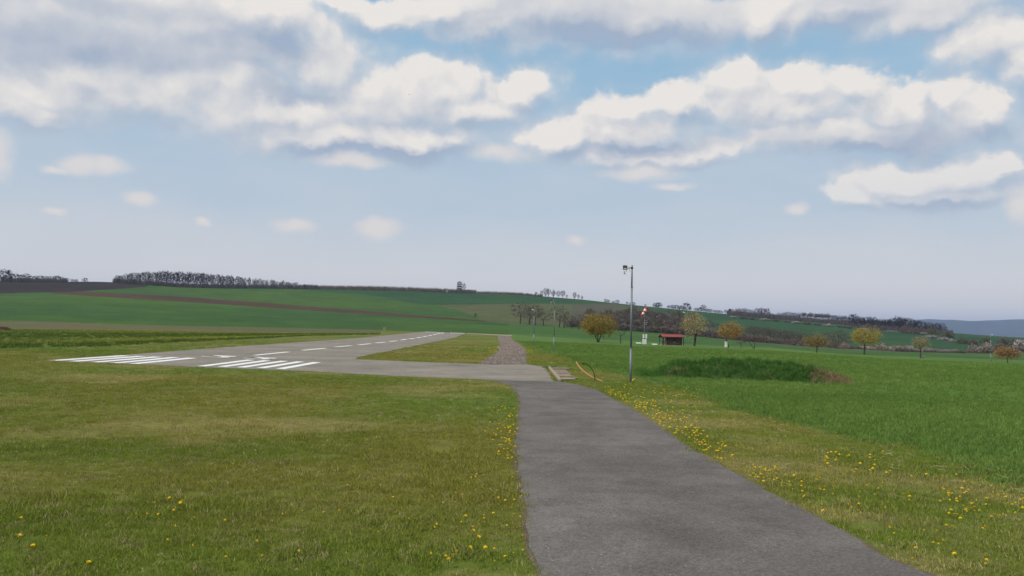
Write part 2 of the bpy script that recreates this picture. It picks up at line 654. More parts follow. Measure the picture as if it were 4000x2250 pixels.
B_crest = [(1500, 1291), (1830, 1301), (2000, 1306), (2300, 1326), (2500, 1333), (2700, 1347), (3000, 1357), (3300, 1384), (4000, 1408), (6000, 1430)]
B_verge = [(1990, 1312), (2040, 1340), (2200, 1392), (2300, 1430), (2480, 1478), (2640, 1510), (2800, 1560), (3000, 1630), (3300, 1705), (3500, 1740), (3800, 1800), (4000, 1850), (6000, 2300)]
SKYLINE = [(0, 1095), (440, 1100), (570, 1119), (1250, 1126), (1800, 1137), (2000, 1148), (2300, 1172), (2500, 1194), (3000, 1240), (3500, 1286), (4000, 1320)]

# polar grid
azs = np.concatenate([np.linspace(-180, -40, 15)[:-1], np.arange(-40, 40.001, 0.16), np.linspace(40, 180, 15)[1:]])
azs = np.radians(azs)
rs = np.concatenate([[0.02, 1.0], np.geomspace(2.5, 220, 260), np.arange(223, 860, 3.2), np.geomspace(880, 9000, 30)])
GA, GR = np.meshgrid(azs, rs, indexing='ij')
GX, GY = np.sin(GA) * GR, np.cos(GA) * GR
GZ = terrain(GX, GY)
# gentle unevenness of open ground, none where the asphalt lies
_far = np.clip((GR - 215) / 60, 0, 1) * np.clip((840 - GR) / 40, 0, 1)
GZ = GZ + (fbm(GX, GY, 55, 3, 3) - 0.5) * 1.2 * _far
GV = np.stack([GX, GY, GZ], -1).reshape(-1, 3)
na, nr = GA.shape
ii, jj = np.meshgrid(np.arange(na - 1), np.arange(nr - 1), indexing='ij')
Q = np.stack([ii * nr + jj, ii * nr + jj + 1, (ii + 1) * nr + jj + 1, (ii + 1) * nr + jj], -1).reshape(-1, 4)[:, ::-1]
cen = GV[Q].mean(1)
cr = np.hypot(cen[:, 0], cen[:, 1])
pp = project(np.where(cen[:, 1:2] > 1, cen, np.array([[0, 5.0, 0]])))
pxx, pyy = pp[:, 0], pp[:, 1]
side = cen[:, 1] <= 1
reg = np.zeros(len(Q), int)                                  # 0 lawn
NAMES = ['lawn', 'crop_field', 'rough_strip', 'fallow_strip', 'green_field', 'ploughed_strip', 'upper_field', 'ploughed_field', 'hillside_field', 'meadow', 'scrub_ground', 'far_ground', 'valley_field']
left = pxx < 1495
right = pxx > 1990
below = lambda B: pyy > line(B, pxx)
reg[left & ~below(B_rough0)] = 2
reg[left & ~below(B_rough1)] = 3
reg[(pxx < 1505) & ~below(B_fallow)] = 4
reg[(pxx >= 1505) & ~below(B_crest)] = 4
reg[right & ~below(B_verge)] = 1
reg[(pxx >= 1990) & ~below(B_crest)] = 12
reg[(pxx < 1900) & (pxx >= 200) & ~below(B_strip0)] = 5
reg[(pxx < 1900) & ~below(B_strip1) & (pxx > 300)] = 6
reg[(pxx < 590) & ~below(B_track)] = 7
reg[(pxx > 1700) & (pxx < 2450) & ~below([(1700, 1190), (1800, 1215), (1900, 1256), (2000, 1265), (2400, 1285), (2450, 1285)])] = 9
reg[(pxx > 2230) & ~below(B_hedge)] = 10
reg[(pxx > 1100) & ~below(B_dark)] = 8
reg[cr > 830] = 11
reg[side | (cr < 6)] = 0
reg[(cr > 830)] = 11

# colour patches of the lawn: green, dry straw-coloured, lush
C_GREEN, C_OLIVE, C_DRY, C_LUSH = (np.array(c) for c in ((0.096, 0.126, 0.020), (0.130, 0.132, 0.027), (0.23, 0.19, 0.078), (0.086, 0.132, 0.020)))


def lawn_tint(x, y):
    x, y = np.asarray(x, float), np.asarray(y, float)
    a = fbm(x, y, 5.0, 4, 11)
    b = fbm(x, y * 1.3, 2.2, 4, 23)
    c = fbm(x, y, 9.0, 3, 31)
    w1 = np.clip((a - 0.40) / 0.25, 0, 1)[..., None]
    w2 = np.clip((b - 0.54) / 0.2, 0, 1)[..., None] * 0.55
    w3 = np.clip((c - 0.55) / 0.15, 0, 1)[..., None] * 0.8
    col = C_GREEN * (1 - w1) + C_OLIVE * w1
    col = col * (1 - w3) + C_LUSH * w3
    col = col * (1 - w2) + C_DRY * w2
    return col


M_FIELD = {
    'lawn': mat_field('lawn_grass', (0, 0, 0), (0, 0, 0), 0.2, 1.1, attr='tint', fine=9.0, bump=0.4),
    'crop_field': mat_field('young_crop', (0.072, 0.138, 0.032), (0.098, 0.166, 0.038), 0.03, 0.7, fine=7.0, bump=0.5),
    'rough_strip': mat_field('rough_rape', (0.060, 0.10, 0.018), (0.11, 0.13, 0.022), 0.05, 0.6, fine=4.0, bump=0.6),
    'fallow_strip': mat_field('fallow_grass', (0.085, 0.095, 0.035), (0.12, 0.105, 0.05), 0.03, 0.3, fine=2.0),
    'green_field': mat_field('winter_wheat', (0.031, 0.078, 0.018), (0.056, 0.112, 0.014), 0.006, 0.05, fine=0.6, lines=(R(62), 16, 0.16)),
    'ploughed_strip': mat_field('red_brown_soil', (0.058, 0.035, 0.018), (0.074, 0.044, 0.024), 0.02, 0.15, fine=1.0),
    'upper_field': mat_field('upper_wheat', (0.053, 0.104, 0.014), (0.033, 0.080, 0.018), 0.008, 0.06, fine=0.6, lines=(R(55), 18, 0.14)),
    'ploughed_field': mat_field('dark_soil', (0.020, 0.016, 0.013), (0.034, 0.026, 0.020), 0.01, 0.12, fine=0.8),
    'hillside_field': mat_field('blue_green_wheat', (0.018, 0.056, 0.020), (0.030, 0.074, 0.020), 0.008, 0.06, fine=0.6, lines=(R(80), 18, 0.08)),
    'meadow': mat_field('dull_meadow', (0.062, 0.092, 0.028), (0.092, 0.086, 0.038), 0.007, 0.10, fine=0.8),
    'scrub_ground': mat_field('scrub_grass', (0.070, 0.066, 0.045), (0.080, 0.085, 0.045), 0.02, 0.2, fine=0.8),
    'valley_field': mat_field('valley_wheat', (0.040, 0.094, 0.020), (0.054, 0.112, 0.020), 0.01, 0.08, fine=0.8),
    'far_ground': mat_field('far_grass', (0.05, 0.08, 0.03), (0.06, 0.085, 0.035), 0.004, 0.02, fine=0.1),
}
for k, nm in enumerate(NAMES):
    q = Q[reg == k]
    if not len(q):
        continue
    used, inv = np.unique(q, return_inverse=True)
    me = mesh_np(nm, GV[used], inv.reshape(-1, 4), smooth=True)
    if nm == 'lawn':
        at = me.color_attributes.new('tint', 'FLOAT_COLOR', 'POINT')
        c = lawn_tint(GV[used, 0], GV[used, 1])
        at.data.foreach_set('color', np.concatenate([c, np.ones((len(c), 1))], 1).astype(np.float32).ravel())
    obj(nm, me, M_FIELD[nm], kind='structure')
# closing sheet of the plain beyond everything
me = mesh_np('plain', [(-9400, -9400, -25.5), (9400, -9400, -25.5), (9400, 9400, -25.5), (-9400, 9400, -25.5)], [(0, 1, 2, 3)])
obj('plain', me, M_FIELD['far_ground'], kind='structure')

# far blue hills
hx = np.linspace(-8200, 8200, 260)
rows = []
for t, (yy, hh) in enumerate([(5200, 0.0), (5600, 0.45), (6000, 0.85), (6250, 1.0), (6800, 0.6), (7400, 0.0)]):
    crest = 116 + 26 * np.interp(hx, [0, 3000, 3400, 3800, 4100, 8200], [-1.2, -0.7, 0.25, 0.1, 0.75, 0.2]) + (fbm(hx, hx * 0, 700, 4, 5) - 0.5) * 34
    z = -25 + (crest + 25) * hh + (fbm(hx, hx * 0 + yy, 500, 4, 9) - 0.5) * 40 * hh * (1 - abs(hh - 0.5)) * (0 if t == 3 else 1)
    if t == 3:
        z = z + (fbm(hx, hx * 0, 60, 3, 77) - 0.5) * 9
    rows.append(np.stack([hx, np.full_like(hx, yy), z], 1))
HV = np.concatenate(rows)
n = len(hx)
HF = [(r * n + i, r * n + i + 1, (r + 1) * n + i + 1, (r + 1) * n + i) for r in range(5) for i in range(n - 1)]
obj('far_hills', mesh_np('far_hills', HV, HF, True), mat_field('hill_woods', (0.035, 0.045, 0.030), (0.055, 0.060, 0.035), 0.002, 0.01, fine=0.05, bump=0), kind='structure')

# ============================================================================= asphalt, paint, gravel
def mat_asphalt(name, base, warm, patch=0.24):
    m = bpy.data.materials.new(name)
    m.use_nodes = True
    t = NT(m.node_tree)
    b = m.node_tree.nodes['Principled BSDF']
    pos = t.n('ShaderNodeNewGeometry').outputs['Position']
    col = t.mix(t.rng(t.noise(pos, 0.35, 5.0, 0.6), 0.35, 0.7), base, warm)
    worn = t.rng(t.noise(pos, 1.1, 6.0, 0.7), 0.3, 0.75, 1 - patch, 1 + patch)
    sp = t.n('ShaderNodeTexVoronoi')
    t.put(sp.inputs['Vector'], pos)
    sp.inputs['Scale'].default_value = 55.0
    grain = t.rng(sp.outputs['Color'], 0.0, 1.0, 0.72, 1.28, smooth=False)
    fine = t.rng(t.noise(pos, 28.0, 4.0, 0.8), 0.25, 0.75, 0.80, 1.20, smooth=False)
    # dark tyre scuffs and pale specks
    mp = t.n('ShaderNodeMapping')
    mp.inputs['Scale'].default_value = (0.6, 2.6, 1.0)
    t.put(mp.inputs['Vector'], pos)
    scuff = t.rng(t.noise(mp.outputs[0], 1.7, 5.0, 0.7), 0.60, 0.74, 1.0, 0.70)
    stain = t.rng(t.noise(pos, 0.55, 4.0, 0.65), 0.54, 0.68, 1.0, 0.72)
    dusty = t.rng(t.noise(pos, 0.23, 3.0, 0.6), 0.35, 0.70, 0.90, 1.14)
    vc = t.n('ShaderNodeTexVoronoi', feature='DISTANCE_TO_EDGE')
    wob = t.vmath('MULTIPLY_ADD', t.noise(pos, 1.5, 4.0, color=True), (0.9, 0.9, 0.0), pos)
    t.put(vc.inputs['Vector'], wob)
    vc.inputs['Scale'].default_value = 0.33
    crack = t.rng(vc.outputs['Distance'], 0.0, 0.004, 0.84, 1.0)
    scuff = t.math('MULTIPLY', t.math('MULTIPLY', scuff, crack), t.math('MULTIPLY', stain, dusty))
    f = t.math('MULTIPLY', t.math('MULTIPLY', worn, grain), t.math('MULTIPLY', fine, scuff))
    sc = t.n('ShaderNodeVectorMath', operation='SCALE')
    t.put(sc.inputs[0], col)
    t.put(sc.inputs['Scale'], f)
    v2 = t.n('ShaderNodeTexVoronoi')
    t.put(v2.inputs['Vector'], pos)
    v2.inputs['Scale'].default_value = 9.0
    speck = t.rng(v2.outputs['Distance'], 0.045, 0.075, 1.0, 0.0)
    out = t.mix(t.math('MULTIPLY', speck, 0.75), sc.outputs[0], (0.42, 0.40, 0.37))
    t.put(b.inputs['Base Color'], out)
    b.inputs['Roughness'].default_value = 0.88
    b.inputs['Specular IOR Level'].default_value = 0.22
    bp = t.n('ShaderNodeBump')
    bp.inputs['Strength'].default_value = 0.5
    bp.inputs['Distance'].default_value = 0.008
    t.put(bp.inputs['Height'], t.math('ADD', sp.outputs['Distance'], t.noise(pos, 40.0, 3.0)))
    t.put(b.inputs['Normal'], bp.outputs[0])
    return m


M_PATH = mat_asphalt('path_asphalt', (0.122, 0.110, 0.102), (0.145, 0.130, 0.117))
M_RUN = mat_asphalt('runway_asphalt', (0.205, 0.182, 0.152), (0.240, 0.212, 0.172), 0.14)
M_PAINT = mat_simple('white_paint', (0.74, 0.74, 0.72), 0.7, var=0.12, scale=3.0)
_t = NT(M_PAINT.node_tree)
_b = M_PAINT.node_tree.nodes['Principled BSDF']
_pos = _t.n('ShaderNodeNewGeometry').outputs['Position']
_worn = _t.rng(_t.noise(_pos, 6.0, 8.0, 0.75), 0.60, 0.70, 0.0, 0.8)
_src = _b.inputs['Base Color'].links[0].from_socket
_t.put(_b.inputs['Base Color'], _t.mix(_worn, _src, (0.26, 0.24, 0.21)))


def ground_pts(pts):
    return [on_ground(x, y) for x, y in pts]


def ragged(pts, step=0.35, amp=0.05, seed=1):
    """resample a closed outline and roughen it a little"""
    rng = random.Random(seed)
    out = []
    n = len(pts)
    for i in range(n):
        a, b = pts[i], pts[(i + 1) % n]
        L = (b - a).length
        st = step if min(a.length, b.length) < 40 else 2.0
        k = max(1, int(L / st))
        for j in range(k):
            p = a.lerp(b, j / k)
            out.append(Vector((p.x + rng.uniform(-amp, amp), p.y + rng.uniform(-amp, amp), p.z)))
    return out


def smooth_line(pts, k=6):
    """Catmull-Rom through the points"""
    P = [pts[0]] + list(pts) + [pts[-1]]
    out = []
    for i in range(1, len(P) - 2):
        for j in range(k):
            t = j / k
            p0, p1, p2, p3 = P[i - 1], P[i], P[i + 1], P[i + 2]
            out.append(0.5 * ((2 * p1) + (p2 - p0) * t + (2 * p0 - 5 * p1 + 4 * p2 - p3) * t * t + (3 * p1 - p0 - 3 * p2 + p3) * t ** 3))
    out.append(P[-2])
    return out


def slab(name, outline, z, mat, **kw):
    """flat sheet with a little thickness following an outline"""
    import bmesh
    bm = bmesh.new()
    vs = [bm.verts.new((p.x, p.y, tz(p.x, p.y) + z)) for p in outline]
    f = bm.faces.new(vs)
    if f.normal.z < 0:
        f.normal_flip()
    bmesh.ops.triangulate(bm, faces=[f])
    ext = bmesh.ops.extrude_face_region(bm, geom=bm.faces[:])
    bmesh.ops.translate(bm, verts=[v for v in ext['geom'] if isinstance(v, bmesh.types.BMVert)], vec=(0, 0, -0.05))
    bmesh.ops.recalc_face_normals(bm, faces=bm.faces[:])
    me = bpy.data.meshes.new(name)
    bm.to_mesh(me)
    bm.free()
    return obj(name, me, mat, **kw)


POLYS = []          # outlines kept free of grass


def keep(outline):
    POLYS.append(np.array([(p.x, p.y) for p in outline]))


# path: left and right edge
pl = smooth_line(ground_pts(S([(1175, 953.5), (1262, 963), (1297, 985), (1308, 1015), (1303, 1080), (1300, 1150), (1310, 1215), (1325, 1300), (1333, 1380), (1366, 1449)])) + [Vector((0.42, 3.5, 0)), Vector((0.9, 0.0, 0)), Vector((1.6, -12, 0))])
pr = smooth_line(ground_pts(S([(1385, 957), (1480, 975), (1540, 1004), (1600, 1036), (1700, 1105), (1800, 1165), (1880, 1210), (2000, 1276), (2150, 1357), (2330, 1449)])) + [Vector((4.3, 3.5, 0)), Vector((5.6, 0.0, 0)), Vector((7.0, -12, 0))])


def resample(pts, step):
    out, acc = [pts[0]], 0.0
    for a, b in zip(pts, pts[1:]):
        acc += (b - a).length
        if acc >= step:
            out.append(b)
            acc = 0.0
    return out


pl, pr = resample(pl, 0.22), resample(pr, 0.22)
path_o = ragged(pl + pr[::-1], 0.25, 0.022, 3)
slab('path', path_o, 0.012, M_PATH, kind='structure')
_c = sum(pl + pr, Vector()) / (len(pl) + len(pr))


def widen(edge, sgn, w0=0.045):
    out = []
    for i, p in enumerate(edge):
        d = (edge[min(i + 1, len(edge) - 1)] - edge[max(i - 1, 0)]).normalized()
        nrm = Vector((d.y, -d.x, 0)) * sgn
        out.append(p + nrm * w0 * (0.4 + 1.4 * float(fbm(np.array([p.x * 3.0]), np.array([p.y * 3.0]), 1.0, 2, 6)[0])))
    return out


_dense = lambda e: ragged(e, 0.12, 0.0, 1)[:-1] if False else [e[i].lerp(e[i + 1], j / 4) for i in range(len(e) - 1) for j in range(4)] + [e[-1]]
slab('path_edge', widen(_dense(pl), 1) + widen(_dense(pr), -1)[::-1], 0.006, mat_field('edge_soil', (0.150, 0.112, 0.080), (0.20, 0.165, 0.115), 0.8, 3.0, fine=16.0, bump=0.8), kind='structure')
keep(pl + pr[::-1])
# runway with its taxiway arm
rw = ground_pts([(178, 1408.5), (300, 1399), (480, 1388), (700, 1371), (970, 1351), (1250, 1332), (1400, 1321), (1660, 1295.5), (1818, 1302), (1776, 1319), (1600, 1356), (1400, 1396)]
                + S([(893, 904.5), (1050, 911), (1240, 918), (1325, 917), (1372, 925), (1392, 962), (1195, 955), (1000, 947), (780, 935), (500, 924), (300, 915)]))
run_o = ragged(rw, 0.5, 0.04, 5)
runway = slab('runway', run_o, 0.016, M_RUN, kind='structure')
keep(rw)


def paint(name, corners, seed=0, z=0.0205):
    rng = random.Random(seed)
    P = [on_ground(x, y) for x, y in corners]
    out = []
    for i in range(len(P)):
        a, b = P[i], P[(i + 1) % len(P)]
        k = max(1, int((b - a).length / 0.6))
        out += [a.lerp(b, j / k) + Vector((rng.uniform(-.012, .012), rng.uniform(-.012, .012), 0)) for j in range(k)]
    import bmesh
    bm = bmesh.new()
    f = bm.faces.new([bm.verts.new((p.x, p.y, tz(p.x, p.y) + z)) for p in out])
    if f.normal.z < 0:
        f.normal_flip()
    bmesh.ops.triangulate(bm, faces=[f])
    me = bpy.data.meshes.new(name)
    bm.to_mesh(me)
    bm.free()
    o = obj(name, me, M_PAINT, runway)
    return o


near = [(186, 1410), (265, 1413), (351, 1416), (428.6, 1419.5), (503, 1422), (768, 1431.7), (847.5, 1434), (923.6, 1436.2), (1001, 1439), (1077, 1442.3)]
farx = [(509, 1391), (573, 1393.6), (636.6, 1396), (703, 1398.3), (768.6, 1400.6), (996.6, 1408), (1058.7, 1410.4), (1127, 1412.2), (1190.7, 1414.8), (1254, 1417.7)]
for i, (a, b) in enumerate(zip(near, farx)):
    wn_, wf_ = (36, 37) if i < 5 else (35, 31)
    paint('threshold_stripe', [(a[0], a[1]), (a[0] + wn_, a[1] + 1.3), b, (b[0] - wf_, b[1] - 1.4)], i)
dash = [(995, 1389, 1127, 1375.8), (1183, 1369.6, 1271, 1361), (1308.7, 1356.5, 1371, 1351), (1400, 1348.2, 1447, 1343.5), (1468, 1340.7, 1504, 1337.3), (1521, 1334.5, 1550.6, 1331.5),
        (1566, 1329, 1588, 1326), (1600, 1324.5, 1619, 1322), (1628, 1320.3, 1644, 1317.8), (1653, 1316, 1667, 1313.4), (1676, 1311.6, 1686, 1309.5), (1693.5, 1308, 1703, 1306), (1709, 1304.8, 1717, 1303), (1723, 1302, 1732, 1300)]
for i, (x0, y0, x1, y1) in enumerate(dash):
    p, q = on_ground(x0, y0), on_ground(x1, y1)
    w = 0.26 + 0.0016 * p.y
    d = (q - p).normalized()
    sdir = Vector((d.y, -d.x, 0)) * w / 2
    import bmesh
    bm = bmesh.new()
    k = 6
    vs = [(p.lerp(q, j / k) + sdir * s_) for s_ in (1, -1) for j in (range(k + 1) if s_ == 1 else range(k, -1, -1))]
    f = bm.faces.new([bm.verts.new((v.x, v.y, tz(v.x, v.y) + 0.0205)) for v in vs])
    if f.normal.z < 0:
        f.normal_flip()
    bmesh.ops.triangulate(bm, faces=[f])
    me = bpy.data.meshes.new('centre_line_dash')
    bm.to_mesh(me)
    bm.free()
    obj('centre_line_dash', me, M_PAINT, runway)
for k in range(5):                                  # far threshold, both halves
    x = 1663 + k * 12
    paint('threshold_stripe', [(x, 1297 + k * .5), (x + 7, 1297.2 + k * .5), (x + 9, 1296.1 + k * .5), (x + 2, 1295.9 + k * .5)], 40 + k)
    x = 1758 + k * 12
    paint('threshold_stripe', [(x, 1301.2 + k * .35), (x + 7, 1301.5 + k * .35), (x + 9, 1300.2 + k * .35), (x + 2, 1300 + k * .35)], 50 + k)
# painted runway figures, as far as their shape can be read from here
for (ox, oy, sx) in ((0, 0, 1.0), (162.6, 7.0, 0.96)):
    T = lambda x, y: (784 + (x - 784) * sx + ox, y + oy)
    paint('runway_figure', [T(784, 1393.2), T(872, 1398.0), T(892, 1397.4), T(900, 1395.8), T(872, 1393.0), T(858, 1391.4), T(905, 1394.8), T(918, 1394.6), T(925, 1393.2), T(838, 1389.0), T(829, 1390.0), T(843, 1391.2), T(868, 1394.6), T(860, 1395.8), T(791, 1392.6)], 60 + int(ox))

# pale worn track beyond the runway end
tr = ground_pts([(1822, 1301.5), (1900, 1305), (2000, 1309.5), (2000, 1312.5), (1900, 1307.5), (1822, 1303.2)])
M_TRACK = mat_simple('pale_track', (0.26, 0.24, 0.18), 0.95, var=0.2, scale=0.5)
slab('field_track', tr, 0.012, M_TRACK, kind='structure')

# gravel road
M_GRAVEL = mat_field('gravel_bed', (0.205, 0.160, 0.130), (0.265, 0.220, 0.185), 0.25, 1.6, c3=(0.12, 0.115, 0.05), fine=14.0, bump=0.9)
gv = ground_pts([(1868, 1424.5), (1909, 1396), (1940, 1379), (1948, 1360), (1951, 1341), (1945, 1325), (1948, 1312), (1994, 1312.5), (2003, 1329), (2030, 1345), (2057, 1372), (2060, 1398), (2056, 1425)])
slab('gravel_road', ragged(gv, 0.5, 0.12, 9), 0.012, M_GRAVEL, kind='structure')
keep(gv)


def inside(poly, x, y):
    c = np.zeros(len(x), bool)
    px_, py_ = poly[:, 0], poly[:, 1]
    j = len(poly) - 1
    for i in range(len(poly)):
        cond = ((py_[i] > y) != (py_[j] > y)) & (x < (px_[j] - px_[i]) * (y - py_[i]) / (py_[j] - py_[i] + 1e-12) + px_[i])
        c ^= cond
        j = i
    return c


def scatter_merge(name, protos, P, S_, A, mats, label, cat, kind='stuff', tilt=0.0, seed=0):
    """real joined mesh of many small copies (for what is too small to count)"""
    rng = np.random.default_rng(seed)
    Vs, Fs, base = [], [], 0
    for i in range(len(P)):
        V, F = protos[rng.integers(len(protos))]
        c, s = math.cos(A[i]), math.sin(A[i])
        W_ = V * S_[i]
        W_ = np.stack([W_[:, 0] * c - W_[:, 1] * s, W_[:, 0] * s + W_[:, 1] * c, W_[:, 2]], 1) + P[i]
        Vs.append(W_)
        Fs.append(F + base)
        base += len(V)
    return obj(name, mesh_np(name, np.concatenate(Vs), np.concatenate(Fs)), mats, kind=kind, label=label, cat=cat)


# loose stones on the gravel road
def stone(seed):
    rng = np.random.default_rng(seed)
    V = np.array([(1, 0, 0), (-1, 0, 0), (0, 1, 0), (0, -1, 0), (0, 0, 1), (0, 0, -1)], float) * rng.uniform(0.6, 1.2, (6, 1)) * np.array([1, 1, 0.6])
    F = np.array([(0, 2, 4), (2, 1, 4), (1, 3, 4), (3, 0, 4), (2, 0, 5), (1, 2, 5), (3, 1, 5), (0, 3, 5)])
    return V, F


gpoly = np.array([(p.x, p.y) for p in gv])
xs_, ys_ = RNG.uniform(gpoly[:, 0].min(), gpoly[:, 0].max(), 9000), gpoly[:, 1].min() + (RNG.random(9000) ** 2.2) * (gpoly[:, 1].max() - gpoly[:, 1].min())
ok = inside(gpoly, xs_, ys_)
xs_, ys_ = xs_[ok][:2600], ys_[ok][:2600]
scatter_merge('gravel', [stone(k) for k in range(6)], np.stack([xs_, ys_, terrain(xs_, ys_) + 0.02], 1), RNG.uniform(0.015, 0.05, len(xs_)), RNG.uniform(0, 6.28, len(xs_)),
              mat_blade('stone_grey', False, (0.21, 0.18, 0.165), 0.5, 0.0), 'grey and reddish loose stones on the gravel road', 'gravel')

# ============================================================================= trees
def limb_tubes(mb, pts, rads, n):
    mb.tube(pts, rads, n, caps=False)


def make_tree(seed, height, crown_w, crown_base, trunk_r, n_main=7, n_mid=45, n_fine=420, leaves=0, leaf=0.1, lean=0.0, multi=1, twig_w=0.014, flat=1.0, gap=0.0, leaf_spread=0.3):
    """returns (trunk mesh, crown mesh): limbs reach for points spread through the crown's volume"""
    rng = np.random.default_rng(seed)
    cz, rz_ = (height + crown_base) / 2, (height - crown_base) / 2
    rx = crown_w / 2
    lob = rng.uniform(0.62, 1.15, 9)

    def crown_pt(k, lo, hi):
        u = rng.normal(size=(k, 3))
        u /= np.linalg.norm(u, axis=1)[:, None]
        rr = rng.uniform(lo ** 3, hi ** 3, (k, 1)) ** (1 / 3)
        ang = (np.arctan2(u[:, 1], u[:, 0]) + math.pi) / (2 * math.pi) * 8
        i = ang.astype(int) % 8
        lo_ = (lob[i] * (1 - (ang - ang.astype(int))) + lob[(i + 1) % 8] * (ang - ang.astype(int)))[:, None]
        p = u * rr * np.array([rx, rx, rz_]) * lo_
        p[:, 2] = np.where(p[:, 2] < 0, p[:, 2] * flat, p[:, 2])
        return p + np.array([lean * height * 0.5, 0, cz])
    tr_, tw = MB(), MB()
    nodes, nrad = [], []
    forks = []
    for m in range(multi):
        a = rng.uniform(0, 6.28)
        b0 = np.array([math.cos(a), math.sin(a), 0]) * (trunk_r * 1.1 if multi > 1 else 0)
        topz = crown_base + 0.18 * (height - crown_base)
        off = np.array([math.cos(a), math.sin(a), 0]) * (0.22 * rx if multi > 1 else 0.04 * rx) + np.array([lean * topz, 0, 0])
        t0 = b0 + np.array([0, 0, -0.15])
        t1 = b0 + off * 0.5 + np.array([0, 0, topz * 0.55])
        t2 = b0 + off + np.array([0, 0, topz])
        r = trunk_r / (multi ** 0.5)
        limb_tubes(tr_, [t0, b0 + np.array([0, 0, 0.12 * topz]), t1, t2], [r * 1.45, r * 1.05, r * 0.9, r * 0.72], 6)
        for t, rr in ((t1, r * .85), (t2, r * .7)):
            nodes.append(t)
            nrad.append(rr)
        forks.append(t2)
    def attach(targets, mb, sides, r_scale, bow, cap):
        for T in targets:
            N = np.array(nodes)
            d = np.linalg.norm(N - T, axis=1) + 0.9 * np.maximum(0, N[:, 2] - T[:, ][2] if False else N[:, 2] - T[2])
            i = int(np.argmin(d))
            A = N[i]
            L = np.linalg.norm(T - A)
            mid = (A + T) / 2 + rng.normal(size=3) * L * bow + np.array([0, 0, -0.06 * L])
            r0 = min(nrad[i] * r_scale, cap)
            q1, q2 = A * 0.5 + mid * 0.5, mid * 0.5 + T * 0.5
            if sides:
                mb.tube([A, mid, T], [r0, r0 * 0.7, r0 * 0.4], sides, caps=False)
            for q, f in ((q1, .85), (mid, .7), (q2, .55), (T, .42)):
                nodes.append(q)
                nrad.append(r0 * f)
    attach(crown_pt(n_main, 0.45, 0.75), tr_, 5, 0.72, 0.10, trunk_r * 0.55)
    attach(crown_pt(n_mid, 0.55, 0.97), tr_, 3, 0.6, 0.10, trunk_r * 0.28)
    N = np.array(nodes)
    # fine twigs: thin flat slivers from the nearest limb outwards
    T = crown_pt(n_fine, 0.35, 1.04)
    if gap:
        keepm = fbm(T[:, 0] * 3 + seed, T[:, 2] * 3 + T[:, 1] * 2, crown_w * 0.6, 2, seed) > gap
        T = T[keepm]
    D = ((T[:, None, :] - N[None, :, :]) ** 2).sum(-1)
    A = N[D.argmin(1)]
    side = rng.normal(size=T.shape)
    side /= np.linalg.norm(side, axis=1)[:, None]
    w = twig_w * rng.uniform(0.6, 1.4, (len(T), 1))
    V = np.concatenate([A - side * w, A + side * w, T + rng.normal(size=T.shape) * 0.04], 0)
    k = len(T)
    F = np.stack([np.arange(k), np.arange(k) + k, np.arange(k) + 2 * k], 1)
    # side shoots
    f = rng.uniform(0.3, 0.9, (k, 1))
    B = A * (1 - f) + T * f
    L = np.linalg.norm(T - A, axis=1)[:, None]
    E = B + rng.normal(size=B.shape) * L * 0.35 + np.array([0, 0, 0.15]) * L
    V2 = np.concatenate([B - side * w * .6, B + side * w * .6, E], 0)
    V = np.concatenate([V, V2])
    F = np.concatenate([F, F + 3 * k])
    trunk_me = tr_.mesh('trunk', True)
    if leaves:
        src = np.concatenate([T, E])
        c = src[rng.integers(len(src), size=leaves)] + rng.normal(size=(leaves, 3)) * leaf_spread
        n1 = rng.normal(size=(leaves, 3))
        n1 /= np.linalg.norm(n1, axis=1)[:, None]
        n2 = np.cross(n1, rng.normal(size=(leaves, 3)))
        n2 /= np.linalg.norm(n2, axis=1)[:, None]
        s = leaf * rng.uniform(0.5, 1.3, (leaves, 1))
        LV = np.concatenate([c - n1 * s, c + n2 * s * .55, c + n1 * s, c - n2 * s * .55], 0)
        LF = np.stack([np.arange(leaves), np.arange(leaves) + leaves, np.arange(leaves) + 2 * leaves, np.arange(leaves) + 3 * leaves], 1)
        LF3 = np.concatenate([LF[:, [0, 1, 2]], LF[:, [0, 2, 3]]])
        nb = len(V)
        me = mesh_np('crown', np.concatenate([V, LV]), np.concatenate([F, LF3 + nb]))
        mi = np.concatenate([np.zeros(len(F), np.int32), np.ones(len(LF3), np.int32)])
        if len(me.polygons) == len(mi):
            me.polygons.foreach_set('material_index', mi)
    else:
        me = mesh_np('crown', V, F)
    return trunk_me, me


M_BARK = mat_simple('bark', (0.060, 0.050, 0.042), 0.95, var=0.3, scale=6)
M_BARKG = mat_simple('grey_bark', (0.045, 0.040, 0.040), 0.95, var=0.3, scale=2)
M_TWIG = mat_blade('twigs', False, (0.042, 0.036, 0.036), 0.35, 0.05)
M_TWIGB = mat_blade('brown_twigs', False, (0.095, 0.075, 0.055), 0.35, 0.05)


def tree(name, meshes, mats_crown, loc, label, cat='tree', rz=0.0, scale=1.0, group=None, bark=None):
    r = thing(name, label, cat, loc, rz, group)
    r.scale = (scale,) * 3 if not isinstance(scale, tuple) else scale
    t, c = meshes
    obj('trunk', t, bark or M_BARK, r)
    obj('crown', c, mats_crown, r)
    return r


def leafmat(name, col, var=0.4, trans=0.3):
    return mat_blade(name, False, col, var, trans)


